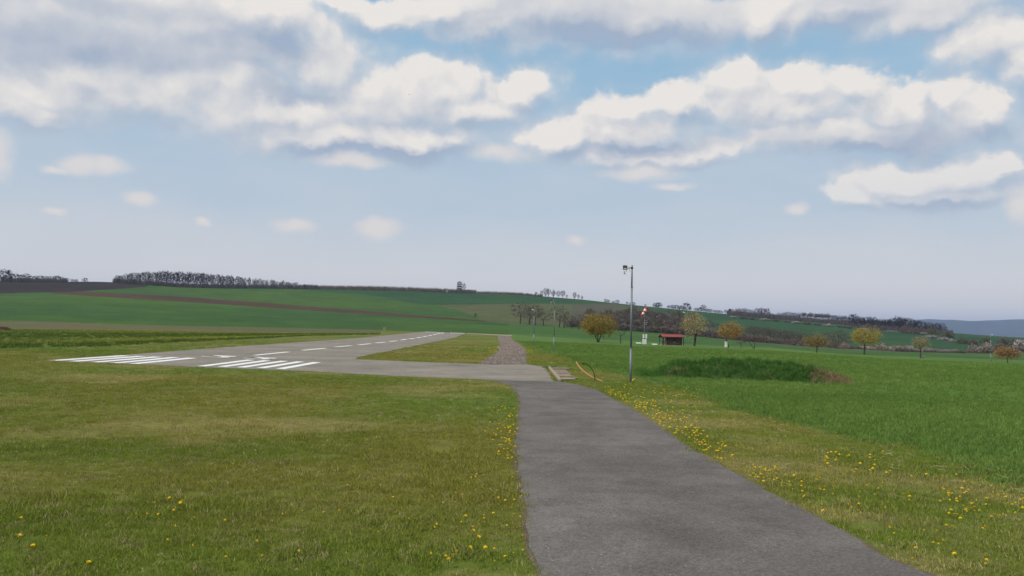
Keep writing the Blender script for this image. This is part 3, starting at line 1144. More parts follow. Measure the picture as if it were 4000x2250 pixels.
# nine trees standing in the crop field on the right, each its own
def field_tree(name, px, py, top, w, seed, label, leafcol, n_leaves, twig=M_TWIGB, cb=0.25, **kw):
    p = on_ground(px, py)
    k = ppm(p)
    h, cw = (py - top) / k, w / k
    ms = make_tree(seed, h, cw, h * cb, kw.pop('tr', h * 0.032), leaves=n_leaves, gap=0.30 if n_leaves else 0.0, twig_w=0.02, **kw)
    mats = [twig] + ([leafmat(name + '_leaf_%d' % seed, leafcol)] if n_leaves else [])
    return tree(name, ms, mats, p, label, rz=seed * 1.3)


field_tree('round_tree', 2337, 1337, 1224, 146, 101, 'dense round tree with ochre young leaves, nearest the second lamp post', (0.31, 0.235, 0.055), 7500, leaf=0.085, cb=0.17, n_main=10, n_mid=70, n_fine=900, multi=3, flat=0.9, leaf_spread=0.13)
field_tree('sapling', 2424, 1341, 1275, 52, 102, 'thin bare sapling just beyond the round ochre tree', (0, 0, 0), 0, twig=M_TWIG, n_mid=22, n_fine=140, cb=0.35)
field_tree('willow_tree', 2711, 1352, 1218, 122, 103, 'tall pale green tree standing just behind the red roofed hut', (0.42, 0.36, 0.16), 2600, leaf=0.085, cb=0.22, n_main=9, n_mid=60, n_fine=700, multi=2)
field_tree('orange_tree', 2847, 1358, 1262, 106, 104, 'small orange brown tree with a white box behind its trunk', (0.38, 0.245, 0.075), 3600, leaf=0.08, cb=0.28, n_main=9, n_mid=60, n_fine=800, multi=2, flat=0.6)
field_tree('sapling', 2894, 1361, 1322, 42, 105, 'small bare sapling between the orange tree and the leaning bare tree', (0, 0, 0), 0, n_mid=20, n_fine=130, cb=0.3)
field_tree('leaning_tree', 2945, 1363, 1300, 84, 106, 'bare forked tree leaning sideways in the crop field', (0, 0, 0), 0, lean=-0.35, n_mid=28, n_fine=220, cb=0.25, multi=2)
field_tree('low_tree', 3190, 1377, 1313, 92, 107, 'low brown domed tree in the crop field between the mound and hedge', (0.26, 0.20, 0.075), 2600, leaf=0.085, cb=0.28, n_main=9, n_mid=60, n_fine=700, flat=0.5)
field_tree('yellow_tree', 3376, 1385, 1276, 122, 108, 'large yellow leaved tree with a single dark trunk in the field', (0.38, 0.30, 0.065), 5200, leaf=0.09, cb=0.25, n_main=10, n_mid=70, n_fine=800, flat=0.75)
field_tree('pale_tree', 3596, 1399, 1317, 66, 109, 'slim pale brown tree beside a small whitish shrub', (0.36, 0.29, 0.15), 1300, leaf=0.08, cb=0.38, n_main=7, n_mid=40, n_fine=420)
field_tree('copper_tree', 3936, 1417, 1362, 92, 110, 'flat topped copper coloured small tree beside the farthest lamp post', (0.32, 0.20, 0.09), 2600, leaf=0.08, cb=0.30, n_main=9, n_mid=60, n_fine=700, flat=0.45)

# bare trees of the ridge woods: a few kinds, copied
BARE = [make_tree(200 + k, h, w, h * cb, 0.34, n_main=6, n_mid=36, n_fine=760, twig_w=0.12) for k, (h, w, cb) in
        enumerate([(14, 8.5, 0.18), (15.5, 8, 0.22), (13, 7.5, 0.15), (16, 9, 0.25), (12, 7, 0.12), (14.5, 9.5, 0.2)])]
SMALL = [make_tree(220 + k, h, w, h * cb, 0.14, n_main=5, n_mid=22, n_fine=480, twig_w=0.10) for k, (h, w, cb) in
         enumerate([(5.5, 5.5, 0.05), (6.5, 5.0, 0.08), (4.5, 5.5, 0.04)])]
HOLLOW = [make_tree(260 + k, h, w, h * cb, 0.22, n_main=6, n_mid=40, n_fine=900, twig_w=0.042) for k, (h, w, cb) in enumerate([(9, 7.5, 0.2), (10, 8, 0.22), (8.5, 7.5, 0.16), (9.5, 8.5, 0.25)])]
M_HTWIG = mat_blade('hollow_twigs', False, (0.115, 0.096, 0.080), 0.35, 0.05)
PINE = [make_tree(240 + k, h, w, h * 0.45, 0.2, n_main=6, n_mid=24, n_fine=260, twig_w=0.05, leaves=700, leaf=0.26) for k, (h, w) in enumerate([(13, 7), (12, 6.5)])]
M_PINE = leafmat('pine_needles', (0.085, 0.075, 0.040), 0.3, 0.1)
PROTO = {}


def put_tree(kind, idx, p, h, label, group, name='bare_tree', wide=1.0, rz=None):
    lib = {'bare': BARE, 'small': SMALL, 'pine': PINE, 'hollow': HOLLOW}[kind]
    idx %= len(lib)
    refh = {'bare': [14, 15.5, 13, 16, 12, 14.5], 'small': [5.5, 6.5, 4.5], 'pine': [13, 12], 'hollow': [9, 10, 8.5, 9.5]}[kind][idx]
    s = h / refh
    p = p - Vector((0, 0, h * (0.11 if kind == 'small' else 0.04)))
    rz = random.uniform(0, 6.28) if rz is None else rz
    if (kind, idx) not in PROTO:
        PROTO[(kind, idx)] = tree(name, lib[idx], {'pine': [M_TWIG, M_PINE], 'hollow': [M_HTWIG]}.get(kind, [M_TWIG]), p, label, 'tree', rz, (s * wide, s * wide, s), group, M_BARKG)
        return PROTO[(kind, idx)]
    r = copy_tree(PROTO[(kind, idx)], p, rz, (s * wide, s * wide, s), label, group)
    r.name = name
    return r


# wood on the ridge, left: its height profile in photo pixels
wood_top = [(445, 1075), (480, 1063), (520, 1060), (640, 1052), (760, 1060), (860, 1070), (930, 1078), (980, 1084), (1050, 1090), (1100, 1095), (1180, 1107), (1240, 1118)]
xs2, k = 452.0, 0
while xs2 < 1245:
    for row in range(2):
        x = xs2 + random.uniform(-4, 4) + row * 8
        r_ = 752 + row * 14 + random.uniform(-5, 5)
        p = at_range(x, r_)
        base_y = float(project(np.array([p[:]]))[0, 1])
        hpx = base_y - line(wood_top, x) + random.uniform(-4, 5)
        h = max(3.0, hpx / ppm(p))
        if row == 0 or h > 6:
            put_tree('bare', k, p, h, ('tall bare grey tree in the high part of the ridge wood' if x < 900 else 'lower bare tree in the tail of the ridge wood towards the watchtower'), ('tall trees of the ridge wood' if x < 900 else 'low trees of the ridge wood'), wide=random.uniform(0.62, 0.85) if h > 8 else 1.1)
            k += 1
    xs2 += 15.5
# trees and tall shrubs at the far left ridge
for i, (x, h) in enumerate([(2, 12), (22, 9.5), (48, 8.5), (78, 7), (94, 8.5), (120, 6.5), (145, 6.5), (170, 6.2), (195, 6.2), (215, 6.5), (232, 5.5), (248, 4.5), (322, 4.5), (272, 3.5), (288, 3.2)]):
    put_tree('small', i, at_range(x, 752), h, 'small bare tree on the skyline above the dark ploughed field', 'small trees above the ploughed field', wide=1.15)
# trees by the tower and along the ridge
put_tree('bare', 3, at_range(1808, 764), 10.5, 'bare tree standing right beside the wooden watchtower', None, wide=0.95)
for i, (x, h) in enumerate([(2092, 4.2), (2112, 5.5), (2130, 8.0), (2140, 7.5), (2160, 7.2), (2178, 6.5), (2196, 7.0), (2212, 3.6), (2242, 6.2), (2258, 4.5), (2272, 3.8)]):
    put_tree('bare', i, at_range(x, 748), h * 1.25, 'bare tree in the short skyline row right of the watchtower', 'skyline row right of the watchtower', wide=1.15)
for i, (x, h, nm) in enumerate([(2366, 4, 'a'), (2376, 3.5, 'a'), (2394, 2.6, 'a'), (2410, 4.2, 'a'), (2448, 3.6, 'a'), (2464, 3.2, 'a'), (2474, 3.6, 'a'), (2520, 2.6, 'a'), (2560, 5.4, 'a'), (2574, 6.2, 'a'),
                                (2610, 4.0, 'b'), (2626, 4.8, 'b'), (2640, 5, 'b'), (2652, 4.4, 'b'), (2666, 5, 'b'), (2680, 8.5, 'b'), (2694, 4, 'b'), (2720, 4, 'b'), (2733, 4.4, 'b'), (2746, 8, 'b'), (2762, 4.2, 'b'), (2776, 4, 'b'), (2790, 3.4, 'b'), (2804, 3.6, 'b'), (2818, 3.2, 'b')]):
    lab = 'small round tree spaced along the skyline behind the lamp post' if nm == 'a' else 'small dark tree in the skyline row above the red hut'
    put_tree('small', i, at_range(x, 742), h, lab, 'scattered skyline trees' if nm == 'a' else 'skyline row above the hut', name='skyline_tree', wide=1.25)
ridge_top = [(2830, 1208), (2880, 1205), (2912, 1198), (2940, 1210), (2960, 1199), (2990, 1197), (3010, 1226), (3040, 1222), (3065, 1213), (3110, 1220), (3190, 1222), (3230, 1224), (3290, 1230), (3340, 1240), (3400, 1246), (3460, 1250), (3510, 1256), (3560, 1262), (3610, 1274), (3700, 1290)]
xs2, k = 2836.0, 0
while xs2 < 3680:
    pine = 3130 < xs2 < 3240
    p = at_range(xs2 + random.uniform(-3, 3), 716 + random.uniform(-4, 10))
    base_y = float(project(np.array([p[:]]))[0, 1])
    h = max(4.0, (base_y - line(ridge_top, xs2) + random.uniform(-3, 4)) / ppm(p))
    put_tree('pine' if pine else 'bare', k, p, h, 'brownish pine in the tree belt on the right ridge' if pine else 'bare tree in the long tree belt on the right ridge', 'pines of the ridge belt' if pine else 'trees of the ridge belt',
             name='pine_tree' if pine else 'bare_tree', wide=1.15)
    k += 1
    xs2 += 9.0 if xs2 > 3100 else 13.0
for i in range(34):                                        # lower edge of the belt, down the slope
    x = 3330 + i * 11 + random.uniform(-4, 4)
    put_tree('bare', i, at_range(x, 676 + random.uniform(-8, 8)), random.uniform(8.5, 12.5) * (1 - 0.35 * max(0, (x - 3560) / 140)), 'bare tree at the lower edge of the right ridge belt', 'lower trees of the ridge belt', wide=1.05)
# bare trees in the hollow between the fields
for i, (x, y, t) in enumerate([(2032, 1264, 1172), (2068, 1268, 1188), (2090, 1270, 1178), (2123, 1272, 1205), (2185, 1277, 1188), (2203, 1279, 1215), (2232, 1281, 1225), (2262, 1284, 1222),
                               (2610, 1262, 1205), (2930, 1322, 1268), (2975, 1330, 1270), (3010, 1335, 1275), (3052, 1340, 1285), (3275, 1362, 1282), (3225, 1355, 1290), (3110, 1348, 1290), (3080, 1344, 1282), (2960, 1326, 1272), (2995, 1333, 1268), (3035, 1338, 1280), (3140, 1350, 1296), (2905, 1320, 1275), (2945, 1325, 1262), (2985, 1331, 1276), (3022, 1336, 1270), (3065, 1342, 1278), (3095, 1346, 1284), (3125, 1349, 1288), (3160, 1352, 1292), (3250, 1359, 1290), (3305, 1364, 1296),
                               (2290, 1284, 1215), (2325, 1282, 1210), (2420, 1275, 1205), (2455, 1282, 1212), (2490, 1288, 1215), (2530, 1290, 1222), (2560, 1288, 1216), (2585, 1285, 1222), (2640, 1290, 1225), (2660, 1285, 1218), (2690, 1295, 1235), (2770, 1300, 1240), (2800, 1310, 1252)]):
    p = on_ground(x, y)
    lab = 'big bare tree at the end of the hedge, its trunk forked low' if i == 0 else ('bare spreading tree in the hollow left of the ochre tree' if x < 2300 else 'bare tree among the scrub behind the windsock and hut' if x < 2850 else 'hazy bare tree in the hollow behind the leaning bare tree')
    put_tree('hollow', i + 1, p, (y - t) / ppm(p), lab, None if i == 0 else ('bare trees left of the ochre tree' if x < 2300 else 'bare trees in the scrub' if x < 2850 else 'bare trees behind the leaning tree'), wide=1.25)

# bushes: blossoming and bare
def make_bush(seed, n, leaf):
    rng = np.random.default_rng(seed)
    u = rng.normal(size=(n, 3))
    u /= np.linalg.norm(u, axis=1)[:, None]
    lob = 0.8 + 0.3 * np.sin(u[:, 0] * 4 + seed) * np.cos(u[:, 1] * 5 + seed * 2)
    c = u * (rng.uniform(0.2, 1, (n, 1)) ** 0.4) * lob[:, None] * np.array([1.0, 0.8, 0.75])
    c[:, 2] = np.abs(c[:, 2] + 0.25)
    n1 = rng.normal(size=(n, 3))
    n1 /= np.linalg.norm(n1, axis=1)[:, None]
    n2 = np.cross(n1, rng.normal(size=(n, 3)))
    n2 /= np.linalg.norm(n2, axis=1)[:, None]
    s = leaf * rng.uniform(0.5, 1.4, (n, 1))
    V = np.concatenate([c - n1 * s, c + n2 * s * 0.8, c + n1 * s], 0)
    F = np.stack([np.arange(n), np.arange(n) + n, np.arange(n) + 2 * n], 1)
    stems = MB()
    for k in range(7):
        a = rng.uniform(0, 6.28)
        e = Vector((math.cos(a) * 0.6, math.sin(a) * 0.5, 0.7))
        stems.tube([(0.08 * math.cos(a), 0.08 * math.sin(a), -0.05), e * 0.5 + Vector((0, 0, 0.1)), e], [0.035, 0.025, 0.012], 4, caps=False)
    me = mesh_np('foliage', V, F)
    # the outer, upper shell carries the blossom
    hgt = c[:, 2] + 0.25 * rng.normal(size=n)
    me.polygons.foreach_set('material_index', (hgt > 0.30).astype(np.int32))
    return stems.mesh('stems', True), me


BUSH = [make_bush(300 + k, 900, 0.085) for k in range(4)]
M_WHITE = leafmat('white_blossom', (0.42, 0.38, 0.35), 0.25, 0.2)
M_PINK = leafmat('pinkish_blossom', (0.33, 0.26, 0.225), 0.3, 0.2)
M_BRUSH = leafmat('brush_twigs', (0.115, 0.098, 0.092), 0.4, 0.05)
M_BRUSH2 = leafmat('brown_brush', (0.145, 0.118, 0.090), 0.4, 0.05)
M_OLIVE = leafmat('olive_brush', (0.125, 0.125, 0.065), 0.4, 0.1)
BPROTO = {}


def put_bush(kind, px, py, h, w, label, group=None, r=None, name='bush'):
    p = at_range(px, r) if r else on_ground(px, py)
    k = ppm(p)
    sc = (w / k / 2, w / k / 2, h / k / 0.95)
    idx = int(px * 7 + py) % 4
    rz = px * 0.37
    if (kind, idx) not in BPROTO:
        me_s, me_f = BUSH[idx]
        mats = {'white': [M_BRUSH, M_WHITE], 'pink': [M_BRUSH2, M_PINK], 'bare': [M_BRUSH, M_BRUSH2], 'olive': [M_OLIVE, M_OLIVE]}[kind]
        f = me_f.copy()
        b = thing(name, label, 'bush', p, rz, group)
        b.scale = sc
        obj('stems', me_s.copy(), M_BARK, b)
        obj('foliage', f, mats, b)
        BPROTO[(kind, idx)] = b
        return b
    b = copy_tree(BPROTO[(kind, idx)], p, rz, sc, label, group)
    b.name = name
    if group is None and 'group' in b:
        del b['group']
    b['label'] = label
    return b


# hedge in the hollow: a row of bushes, blossoming ones among bare ones
hx_ = 2235
while hx_ < 3300:
    f = (hx_ - 2235) / 1065
    yb = line(B_hedge, hx_)
    put_bush('bare', hx_, yb - 1, random.uniform(20, 36), random.uniform(44, 70), 'bare dark bush in the long hedge of the hollow', 'dark hedge bushes of the hollow', name='hedge_bush')
    if random.random() < 0.55:
        put_bush('white', hx_ + 8, yb - 0.5, random.uniform(7, 12), random.uniform(26, 44), 'low whitish blossoming bush at the foot of the hollow hedge', 'blossoming bushes at the hedge foot', name='blossom_bush')
    hx_ += 22
for i in range(130):                                        # scrub on the slope above the hedge
    x = random.uniform(2290, 2720)
    y = random.uniform(max(1232, line(B_dark, x) + 4), line(B_hedge, x) - 6)
    kind = random.choice(['bare', 'bare', 'bare', 'white', 'olive'])
    put_bush(kind, x, y, random.uniform(20, 40) if kind != 'white' else random.uniform(10, 16), random.uniform(34, 64),
             {'bare': 'bare bush on the scrubby slope behind the windsock', 'white': 'blossoming bush on the scrubby slope behind the windsock', 'olive': 'olive green bush on the scrubby slope behind the windsock'}[kind],
             {'bare': 'bare bushes of the slope', 'white': 'blossoming bushes of the slope', 'olive': 'olive bushes of the slope'}[kind], name='slope_bush')
x = 3300
while x < 3770:                                            # blossoming hedge on the right
    kd = random.choice(['white', 'white', 'pink', 'bare', 'pink'])
    put_bush(kd, x, line(B_hedge, x) - 1, random.uniform(18, 34) * (1 - 0.4 * (x - 3300) / 470), random.uniform(42, 70), {'white': 'white blossoming bush', 'pink': 'pinkish blossoming bush', 'bare': 'bare brown bush'}[kd] + ' in the hedge behind the yellow tree', {'white': 'white bushes', 'pink': 'pinkish bushes', 'bare': 'bare bushes'}[kd] + ' of the right hedge', name='hedge_bush')
    x += 25
for i in range(26):                                        # shrubs at the edge of the ridge belt and down the right slope
    x = 2860 + i * 42 + random.uniform(-10, 10)
    if x < 3620:
        y0 = line(SKYLINE, x) + 14
        put_bush('white' if (i % 3 == 0) else 'bare', x, y0, random.uniform(8, 12), random.uniform(38, 60), ('pale blossoming shrub' if i % 3 == 0 else 'dark shrub') + ' under the tree belt of the right ridge', 'pale shrubs under the belt' if i % 3 == 0 else 'dark shrubs under the belt', name='shrub')
for i, (x, y, h, w, kd) in enumerate([(3640, 1320, 12, 60, 'white'), (3690, 1330, 14, 60, 'white'), (3720, 1336, 12, 40, 'white'), (3760, 1342, 24, 60, 'olive'), (3700, 1318, 26, 60, 'olive'), (3640, 1306, 30, 66, 'olive'), (3590, 1302, 30, 60, 'bare'), (3540, 1300, 36, 60, 'bare'), (3800, 1345, 22, 60, 'bare'), (3850, 1340, 26, 60, 'olive'), (3920, 1346, 30, 60, 'bare'), (3975, 1352, 36, 70, 'bare')]):
    put_bush(kd, x, y, h, w, {'white': 'pale blossoming bush on the slope below the far blue hill', 'olive': 'olive bush on the slope below the far blue hill', 'bare': 'dark bare bush on the slope below the far blue hill'}[kd], {'white': 'pale bushes below the blue hill', 'olive': 'olive bushes below the blue hill', 'bare': 'dark bushes below the blue hill'}[kd], name='slope_bush')
put_bush('pink', 3802, 1378, 34, 66, 'rounded pinkish white bush left of the farthest lamp post', name='blossom_bush')
put_bush('pink', 3850, 1378, 40, 90, 'large pinkish white bush directly behind the farthest lamp post', name='blossom_bush')
put_bush('bare', 3915, 1380, 44, 90, 'brown bare bush behind the copper coloured tree', name='slope_bush')
put_bush('white', 3985, 1374, 54, 80, 'tall white blossoming bush at the right edge of the picture', name='blossom_bush')
put_bush('white', 3608, 1397, 9, 16, 'tiny whitish shrub at the foot of the slim pale tree', name='small_shrub')

# young plantation and low scrub along the ridge: reads as one mass of saplings
def sapling_band(name, label, spans, mat, seed):
    rng = np.random.default_rng(seed)
    Vs = []
    for (x0, x1, r0, r1, hlo, hhi, n) in spans:
        xs = rng.uniform(x0, x1, n)
        rr = rng.uniform(r0, r1, n)
        for x, r_ in zip(xs, rr):
            a = az_el(x, 1130)[0]
            X, Y = math.sin(a) * r_, math.cos(a) * r_
            h = rng.uniform(hlo, hhi)
            Vs.append((X, Y, h))
    A = np.array(Vs)
    Z = terrain(A[:, 0], A[:, 1])
    out = []
    for s_ in range(4):
        off = rng.normal(size=(len(A), 2)) * 0.5
        top = np.stack([A[:, 0] + off[:, 0], A[:, 1] + off[:, 1], Z + A[:, 2] * rng.uniform(0.55, 1.0, len(A))], 1)
        w = rng.uniform(0.10, 0.22, len(A))
        b1 = np.stack([A[:, 0] - w, A[:, 1], Z - 0.2], 1)
        b2 = np.stack([A[:, 0] + w, A[:, 1] + rng.uniform(-.3, .3, len(A)), Z - 0.2], 1)
        out.append(np.stack([b1, b2, top], 1))
    T = np.concatenate(out).reshape(-1, 3)
    F = np.arange(len(T)).reshape(-1, 3)
    return obj(name, mesh_np(name, T, F), mat, kind='stuff', label=label, cat='saplings')


sapling_band('sapling_plantation', 'grey brown band of young saplings along the ridge skyline', [(1180, 1750, 752, 775, 3.2, 5.2, 1900), (1750, 1860, 755, 775, 3.0, 4.4, 420), (1860, 2120, 748, 765, 1.4, 3.6, 620)], M_BRUSH2, 5)
sapling_band('ridge_undergrowth', 'dark undergrowth at the foot of the ridge woods', [(440, 1240, 745, 764, 2.0, 6.0, 3000), (2840, 3660, 698, 728, 1.5, 5.6, 4200), (3330, 3720, 662, 690, 1.0, 4.0, 1500), (0, 260, 742, 756, 2.5, 4.5, 700)], M_BRUSH, 6)

# ============================================================================= built things
M_GALV = mat_simple('galvanised_steel', (0.17, 0.20, 0.215), 0.5, 0.2, 0.18, 5)
M_DARK = mat_simple('black_housing', (0.015, 0.016, 0.018), 0.5, 0, 0.2, 20)
M_GLASS = mat_simple('dark_glass', (0.05, 0.05, 0.035), 0.15, 0, 0.2, 10, spec=0.6)
M_WHITE2 = mat_simple('white_panel', (0.72, 0.73, 0.70), 0.6, 0, 0.06, 3)
M_GREYP = mat_simple('grey_plastic', (0.42, 0.42, 0.40), 0.5, 0, 0.1, 10)
M_RED = mat_simple('red_fabric', (0.55, 0.035, 0.03), 0.8, 0, 0.12, 5)
M_REDROOF = mat_simple('red_roof_felt', (0.25, 0.060, 0.052), 0.85, 0, 0.25, 4)
M_WOOD = mat_simple('brown_stained_wood', (0.135, 0.080, 0.066), 0.85, 0, 0.3, 6)
M_WOODD = mat_simple('dark_wood', (0.030, 0.025, 0.024), 0.85, 0, 0.3, 6)
M_PALEW = mat_simple('weathered_planks', (0.29, 0.235, 0.18), 0.9, 0, 0.3, 9, 0.3)
M_ORANGE = mat_simple('orange_pipe_plastic', (0.62, 0.29, 0.12), 0.45, 0, 0.12, 8)
M_HOSE = mat_simple('black_hose', (0.012, 0.014, 0.012), 0.5, 0, 0.2, 8)


def lamp_post(px, base, top, label, side=-1, style='flood', group='lamp posts along the field', r=0.040, rng_=None):
    p = on_ground(px, base) if rng_ is None else at_range(px, rng_, base)
    k = ppm(p)
    H = (base - top) / k
    s = H / 3.9
    root = thing('lamp_post', label, 'lamp post', p, 0, group)
    MB().tube([(0, 0, -0.2), (0, 0, H * 0.29)], r, 14).build('lower_pole', M_GALV, root, True)
    MB().tube([(0, 0, H * 0.29), (0, 0, H * 0.815)], r * 0.80, 12).build('middle_pole', M_GALV, root, True)
    MB().tube([(0, 0, H * 0.815), (0, 0, H)], r * 0.66, 12).build('upper_pole', M_GALV, root, True)
    for z in (H * 0.29, H * 0.815):
        MB().tube([(0, 0, z - 0.02), (0, 0, z + 0.015)], r * 1.08, 14).build('collar', M_GALV, root, True)
    zt = H - 0.095 * s
    if style == 'flood':
        MB().tube([(0, 0, zt), (side * 0.14 * s, -0.01, zt)], 0.013 * s, 8).tube([(0, 0, zt - 0.03 * s), (0, 0, zt + 0.03 * s)], r * 0.95, 10).build('arm', M_DARK, root)
        MB().box((side * 0.105 * s, -0.01, zt + 0.008), (0.075 * s, 0.05 * s, 0.05 * s), bev=0.012).build('motion_sensor', M_GREYP, root)
        tilt = Matrix.Rotation(R(3), 3, 'Y') @ Matrix.Rotation(R(-12), 3, 'X')
        c = Vector((side * 0.235 * s, -0.02, zt + 0.01))
        fl = MB().box(c, (0.145 * s, 0.06 * s, 0.15 * s), tilt, bev=0.012)
        for q in range(5):
            fl.box(c + tilt @ Vector((0, 0.045 * s, (q - 2) * 0.026 * s)), (0.13 * s, 0.03 * s, 0.006 * s), tilt)
        fl = fl.build('floodlight', M_DARK, root)
        MB().box(c + tilt @ Vector((0, -0.031 * s, 0.018 * s)), (0.115 * s, 0.006, 0.095 * s), tilt).build('lens', M_GLASS, fl)
        MB().box(c + tilt @ Vector((0, -0.032 * s, -0.052 * s)), (0.105 * s, 0.006, 0.022 * s), tilt).build('reflector_strip', M_WHITE2, fl)
        MB().tube([(side * 0.12 * s, 0, zt), (side * 0.19 * s, -0.01, zt - 0.075 * s), (side * 0.19 * s, -0.01, zt - 0.125 * s), (side * 0.245 * s, -0.02, zt - 0.125 * s)], 0.007 * s, 6).build('camera_bracket', M_GREYP, root)
        cm = MB().tube([(side * 0.285 * s, -0.03, zt - 0.10 * s), (side * 0.245 * s, -0.05, zt - 0.20 * s)], [0.018 * s, 0.022 * s], 10).build('camera', M_GREYP, root, True)
        MB().tube([(side * 0.2435 * s, -0.052, zt - 0.204 * s), (side * 0.242 * s, -0.054, zt - 0.21 * s)], 0.016 * s, 10).build('camera_lens', M_DARK, cm)
        MB().tube([(side * 0.09 * s, 0.0, zt - 0.02), (side * 0.095 * s, 0, zt - 0.08 * s), (side * 0.065 * s, 0, zt - 0.115 * s), (side * 0.025 * s, 0, zt - 0.10 * s), (side * r * 0.4, 0, zt - 0.06 * s)], 0.005 * s, 6).build('cable', M_GREYP, root, True)
    else:
        MB().tube([(0, 0, zt + 0.05 * s), (side * 0.14 * s, 0, zt + 0.07 * s)], 0.016 * s, 8).build('arm', M_GALV, root)
        a = Vector((side * 0.20 * s, 0, zt + 0.075 * s))
        Mx = Matrix.Rotation(R(-22) * side, 3, 'Y')
        hd = MB().box(a, (0.24 * s, 0.11 * s, 0.085 * s), Mx, bev=0.03 * s).build('lamp_head', M_WHITE2, root)
        MB().box(a + Mx @ Vector((0, 0, -0.046 * s)), (0.18 * s, 0.08 * s, 0.008), Mx).build('diffuser', M_GREYP, hd)
    return root


lamp_post(2463, 1493, 1037, 'near tall grey lamp post with black floodlight and a small camera')
lamp_post(2163, 1374, 1172, 'middle grey lamp post with dark floodlight, between gravel road and ochre tree', r=0.036)
lamp_post(2085, 1342, 1210, 'far thin lamp post with a whitish lamp, just right of the gravel road', style='head', r=0.05)
lamp_post(3871, 1412, 1307, 'far thin pale lamp post beside the copper coloured tree', side=1, style='head', r=0.06)
lamp_post(2676, 1350, 1228, 'thin lamp post with white lamp half hidden behind the pale willow', side=-1, style='head', r=0.04, rng_=166)

# pipes and hose by the near lamp post
lp = on_ground(2463, 1493)
kk = ppm(lp)


def curve_at(pts, base_px, depth=0.0):
    """photo points on an upright plane through a ground point -> local coordinates"""
    g = on_ground(*base_px)
    kq = ppm(g)
    return g, [Vector(((x - base_px[0]) / kq, depth * (i / len(pts)), (base_px[1] - y) / kq)) for i, (x, y) in enumerate(pts)]


def hollow_pipe(name, label, pts, base_px, rad, mat, cat='pipe', depth=0.0):
    g, q = curve_at(pts, base_px, depth)
    q = smooth_line(q, 6)
    root = thing(name, label, cat, g)
    q[0] = q[0] + Vector((0, 0, -0.03))
    MB().tube(q, rad, 10, caps=False).build('tube', mat, root, True)
    end = q[-1] + (q[-1] - q[-2]).normalized() * 0.002
    MB().tube([q[-1] - (q[-1] - q[-2]).normalized() * 0.02, end], rad * 0.8, 10).build('bore_shade_plug', M_HOSE, root)  # black plug in the pipe end, painting the shade of the hollow
    return root


hollow_pipe('orange_pipe', 'long orange plastic pipe curving up out of the grass', [(2355, 1490), (2325, 1480), (2300, 1467), (2277, 1450), (2262, 1433), (2252, 1418)], (2355, 1490), 0.024, M_ORANGE, depth=0.35)
hollow_pipe('black_hose', 'black hose arching over and crossing the long orange pipe', [(2323, 1489), (2323, 1472), (2318, 1455), (2309, 1440), (2296, 1428), (2283, 1420.5), (2271, 1419.5), (2281, 1427)], (2323, 1489), 0.013, M_HOSE, 'hose', depth=-0.2)
hollow_pipe('orange_pipe', 'short orange pipe stub at the foot of the near lamp post', [(2466, 1490.5), (2472, 1485), (2479, 1479)], (2466, 1490.5), 0.022, M_ORANGE)

# weathered boards at the corner of the asphalt
bd = thing('plank_mat', 'weathered pale planks laid in the grass at the asphalt corner', 'planks', on_ground(2200, 1466))
inv = bd.location
for i in range(10):
    y = 1440 + i * 5.0
    xl = 2150 + (y - 1440) * 0.95 + random.uniform(-2, 2)
    xr = 2206 + (y - 1440) * 1.05 + random.uniform(-9, 9)
    a, b = on_ground(xl, y), on_ground(xr, y + 0.4)
    d = (b - a)
    a_ = math.atan2(d.y, d.x) + random.uniform(-0.03, 0.03)
    M = Matrix.Rotation(a_, 3, 'Z') @ Matrix.Rotation(random.uniform(-0.05, 0.05), 3, 'X')
    MB().box((a + b) / 2 - inv + Vector((0, 0, 0.035 + random.uniform(0, 0.015))), (d.length, random.uniform(0.26, 0.34), 0.035), M, bev=0.006).build('plank', M_PALEW, bd)
a, b = on_ground(2146, 1440), on_ground(2188, 1491)
d = b - a
MB().box((a + b) / 2 - inv + Vector((0, 0, 0.05)), (d.length, 0.10, 0.09), Matrix.Rotation(math.atan2(d.y, d.x), 3, 'Z'), bev=0.01).build('edge_beam', M_PALEW, bd)
gr = MB()
a, b = on_ground(2120, 1437.5), on_ground(2172, 1437.5)
for i in range(12):
    gr.box((a.lerp(b, i / 11)) - inv + Vector((0, 0, 0.05)), (0.02, 0.25, 0.05))
gr.build('drain_grate', M_DARK, bd)

# windsock on its mast
wp = on_ground(2516.5, 1344)
k = ppm(wp)
ws = thing('windsock', 'red and white windsock drooping from a tall grey mast', 'windsock', wp)
HM = (1344 - 1208) / k
MB().tube([(0, 0, -0.2), (0, 0, HM)], [0.07, 0.045], 10).build('mast', M_GALV, ws, True)
for z, l in ((0.62, 0.5), (0.68, 0.42), (0.57, 0.36)):
    MB().tube([(-0.05, 0, HM * z), (l * 0.9, 0, HM * z)], 0.02, 6).tube([(l * 0.9, 0, HM * z - 0.06), (l * 0.9, 0, HM * z + 0.06)], 0.09, 8).build('instrument_arm', M_GREYP, ws)
h0 = Vector((0.30, -0.1, HM + 0.20))
sd = Vector((-0.62, -0.15, -0.80)).normalized()
MB().tube([(0, 0, HM - 0.25), (0.12, -0.05, HM + 0.25), h0 + Vector((0, 0, 0.26))], 0.02, 6).build('hoop_bracket', M_GALV, ws)
L = 1.65
